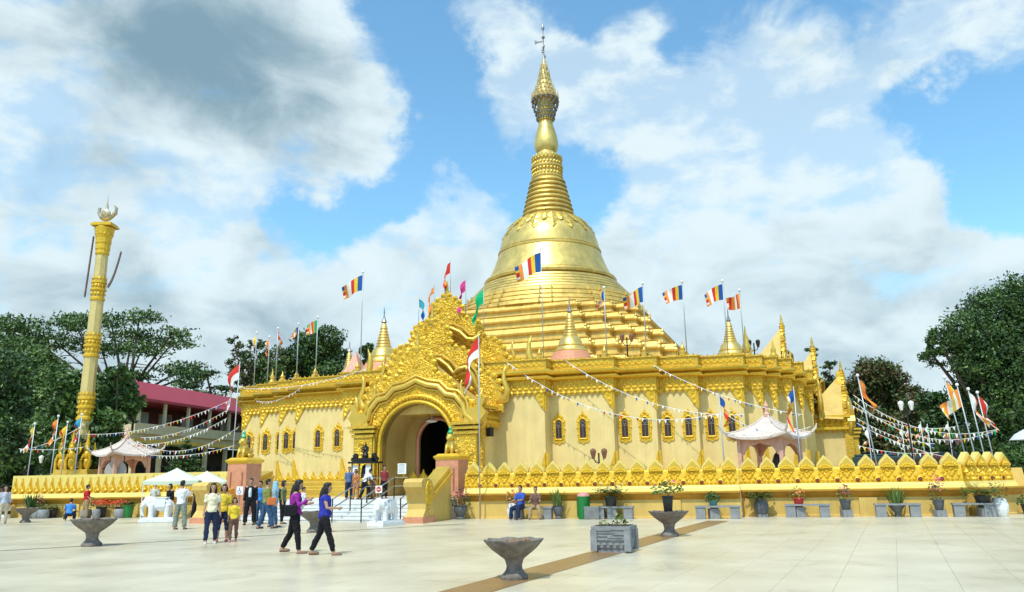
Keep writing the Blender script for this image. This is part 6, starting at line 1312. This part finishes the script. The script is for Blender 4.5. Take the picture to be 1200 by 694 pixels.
# right side
dotted(975, 72, [(972, 428, 16), (968, 445, 22), (980, 455, 30), (975, 475, 40), (945, 415, 14)], 'thin dark tree seen between the side gate gables', 2200, 12, [L2, L4])
mass(1030, 68, [(1020, 440, 46), (1040, 448, 50), (1012, 462, 50), (1035, 475, 60), (1058, 470, 40), (1020, 505, 60), (1050, 510, 60)], 'rounded brownish green tree right of the side gate', 14000, 13, OG)
mass(1075, 62, [(1072, 478, 36), (1090, 486, 40), (1075, 500, 44), (1095, 515, 50), (1065, 525, 50)], 'lower olive tree between the rounded tree and the big dark tree', 8000, 14, OG)
mass(1110, 52, [(1105, 470, 30), (1118, 480, 36), (1110, 500, 44), (1100, 525, 50), (1125, 520, 44)], 'small dark green tree behind the flag cluster', 6000, 15, DG)
mass(1185, 42, [(1125, 392, 58), (1100, 402, 34), (1160, 370, 66), (1192, 350, 60), (1150, 405, 70), (1180, 400, 80), (1135, 425, 50), (1165, 440, 70), (1200, 440, 80), (1175, 480, 80), (1210, 380, 80), (1230, 350, 80), (1145, 460, 46), (1190, 520, 70), (1165, 515, 60), (1215, 500, 80), (1190, 555, 60), (1108, 415, 30)], 'huge dark broad-leaved tree at the right edge', 46000, 16, DG, .165, trunk=.5)
mass(1240, 34, [(1200, 560, 30), (1215, 540, 50), (1205, 585, 30)], 'dark shrub at the right edge beyond the fence', 3000, 17, DG, .14, trunk=.1)
# conifer
x0, Y0 = col(210, 52), 52; rn = random.Random(5); bs_ = [(0, 0, .9+k*.42, (1-k/9)*1.75+.1, .28) for k in range(9)]
tree(x0, Y0, 'dark layered conifer in front of the beige balcony building', bs_, 7000, .14, DG, .12, cat='conifer', name='conifer', seed=31, flat=.5)
# far wood closing the horizon
rg = np.random.default_rng(77); n = 60000; ang = rg.uniform(-1.35, 1.35, n); R_ = rg.uniform(115, 150, n); z = rg.uniform(0, 1, n)**.8*(6.5+2*np.sin(ang*23)+1.5*np.sin(ang*61)); c = np.stack([R_*np.sin(ang), R_*np.cos(ang), z], 1)
a = rg.normal(size=(n, 3)); a /= np.linalg.norm(a, axis=1)[:, None]; b2 = np.cross(a, rg.normal(size=(n, 3))); b2 /= np.linalg.norm(b2, axis=1)[:, None]; s_ = rg.uniform(.5, 1.1, n)[:, None]
V = np.stack([c-a*s_, c-b2*s_*.6, c+a*s_, c+b2*s_*.6], 1).reshape(-1, 3); o = npmesh('distant_woodland', V, np.arange(n*4).reshape(-1, 4), DG, rg.integers(0, 3, n), None, kind='stuff'); o['label'] = 'low dark woodland closing the horizon behind the buildings'; o['category'] = 'woodland'
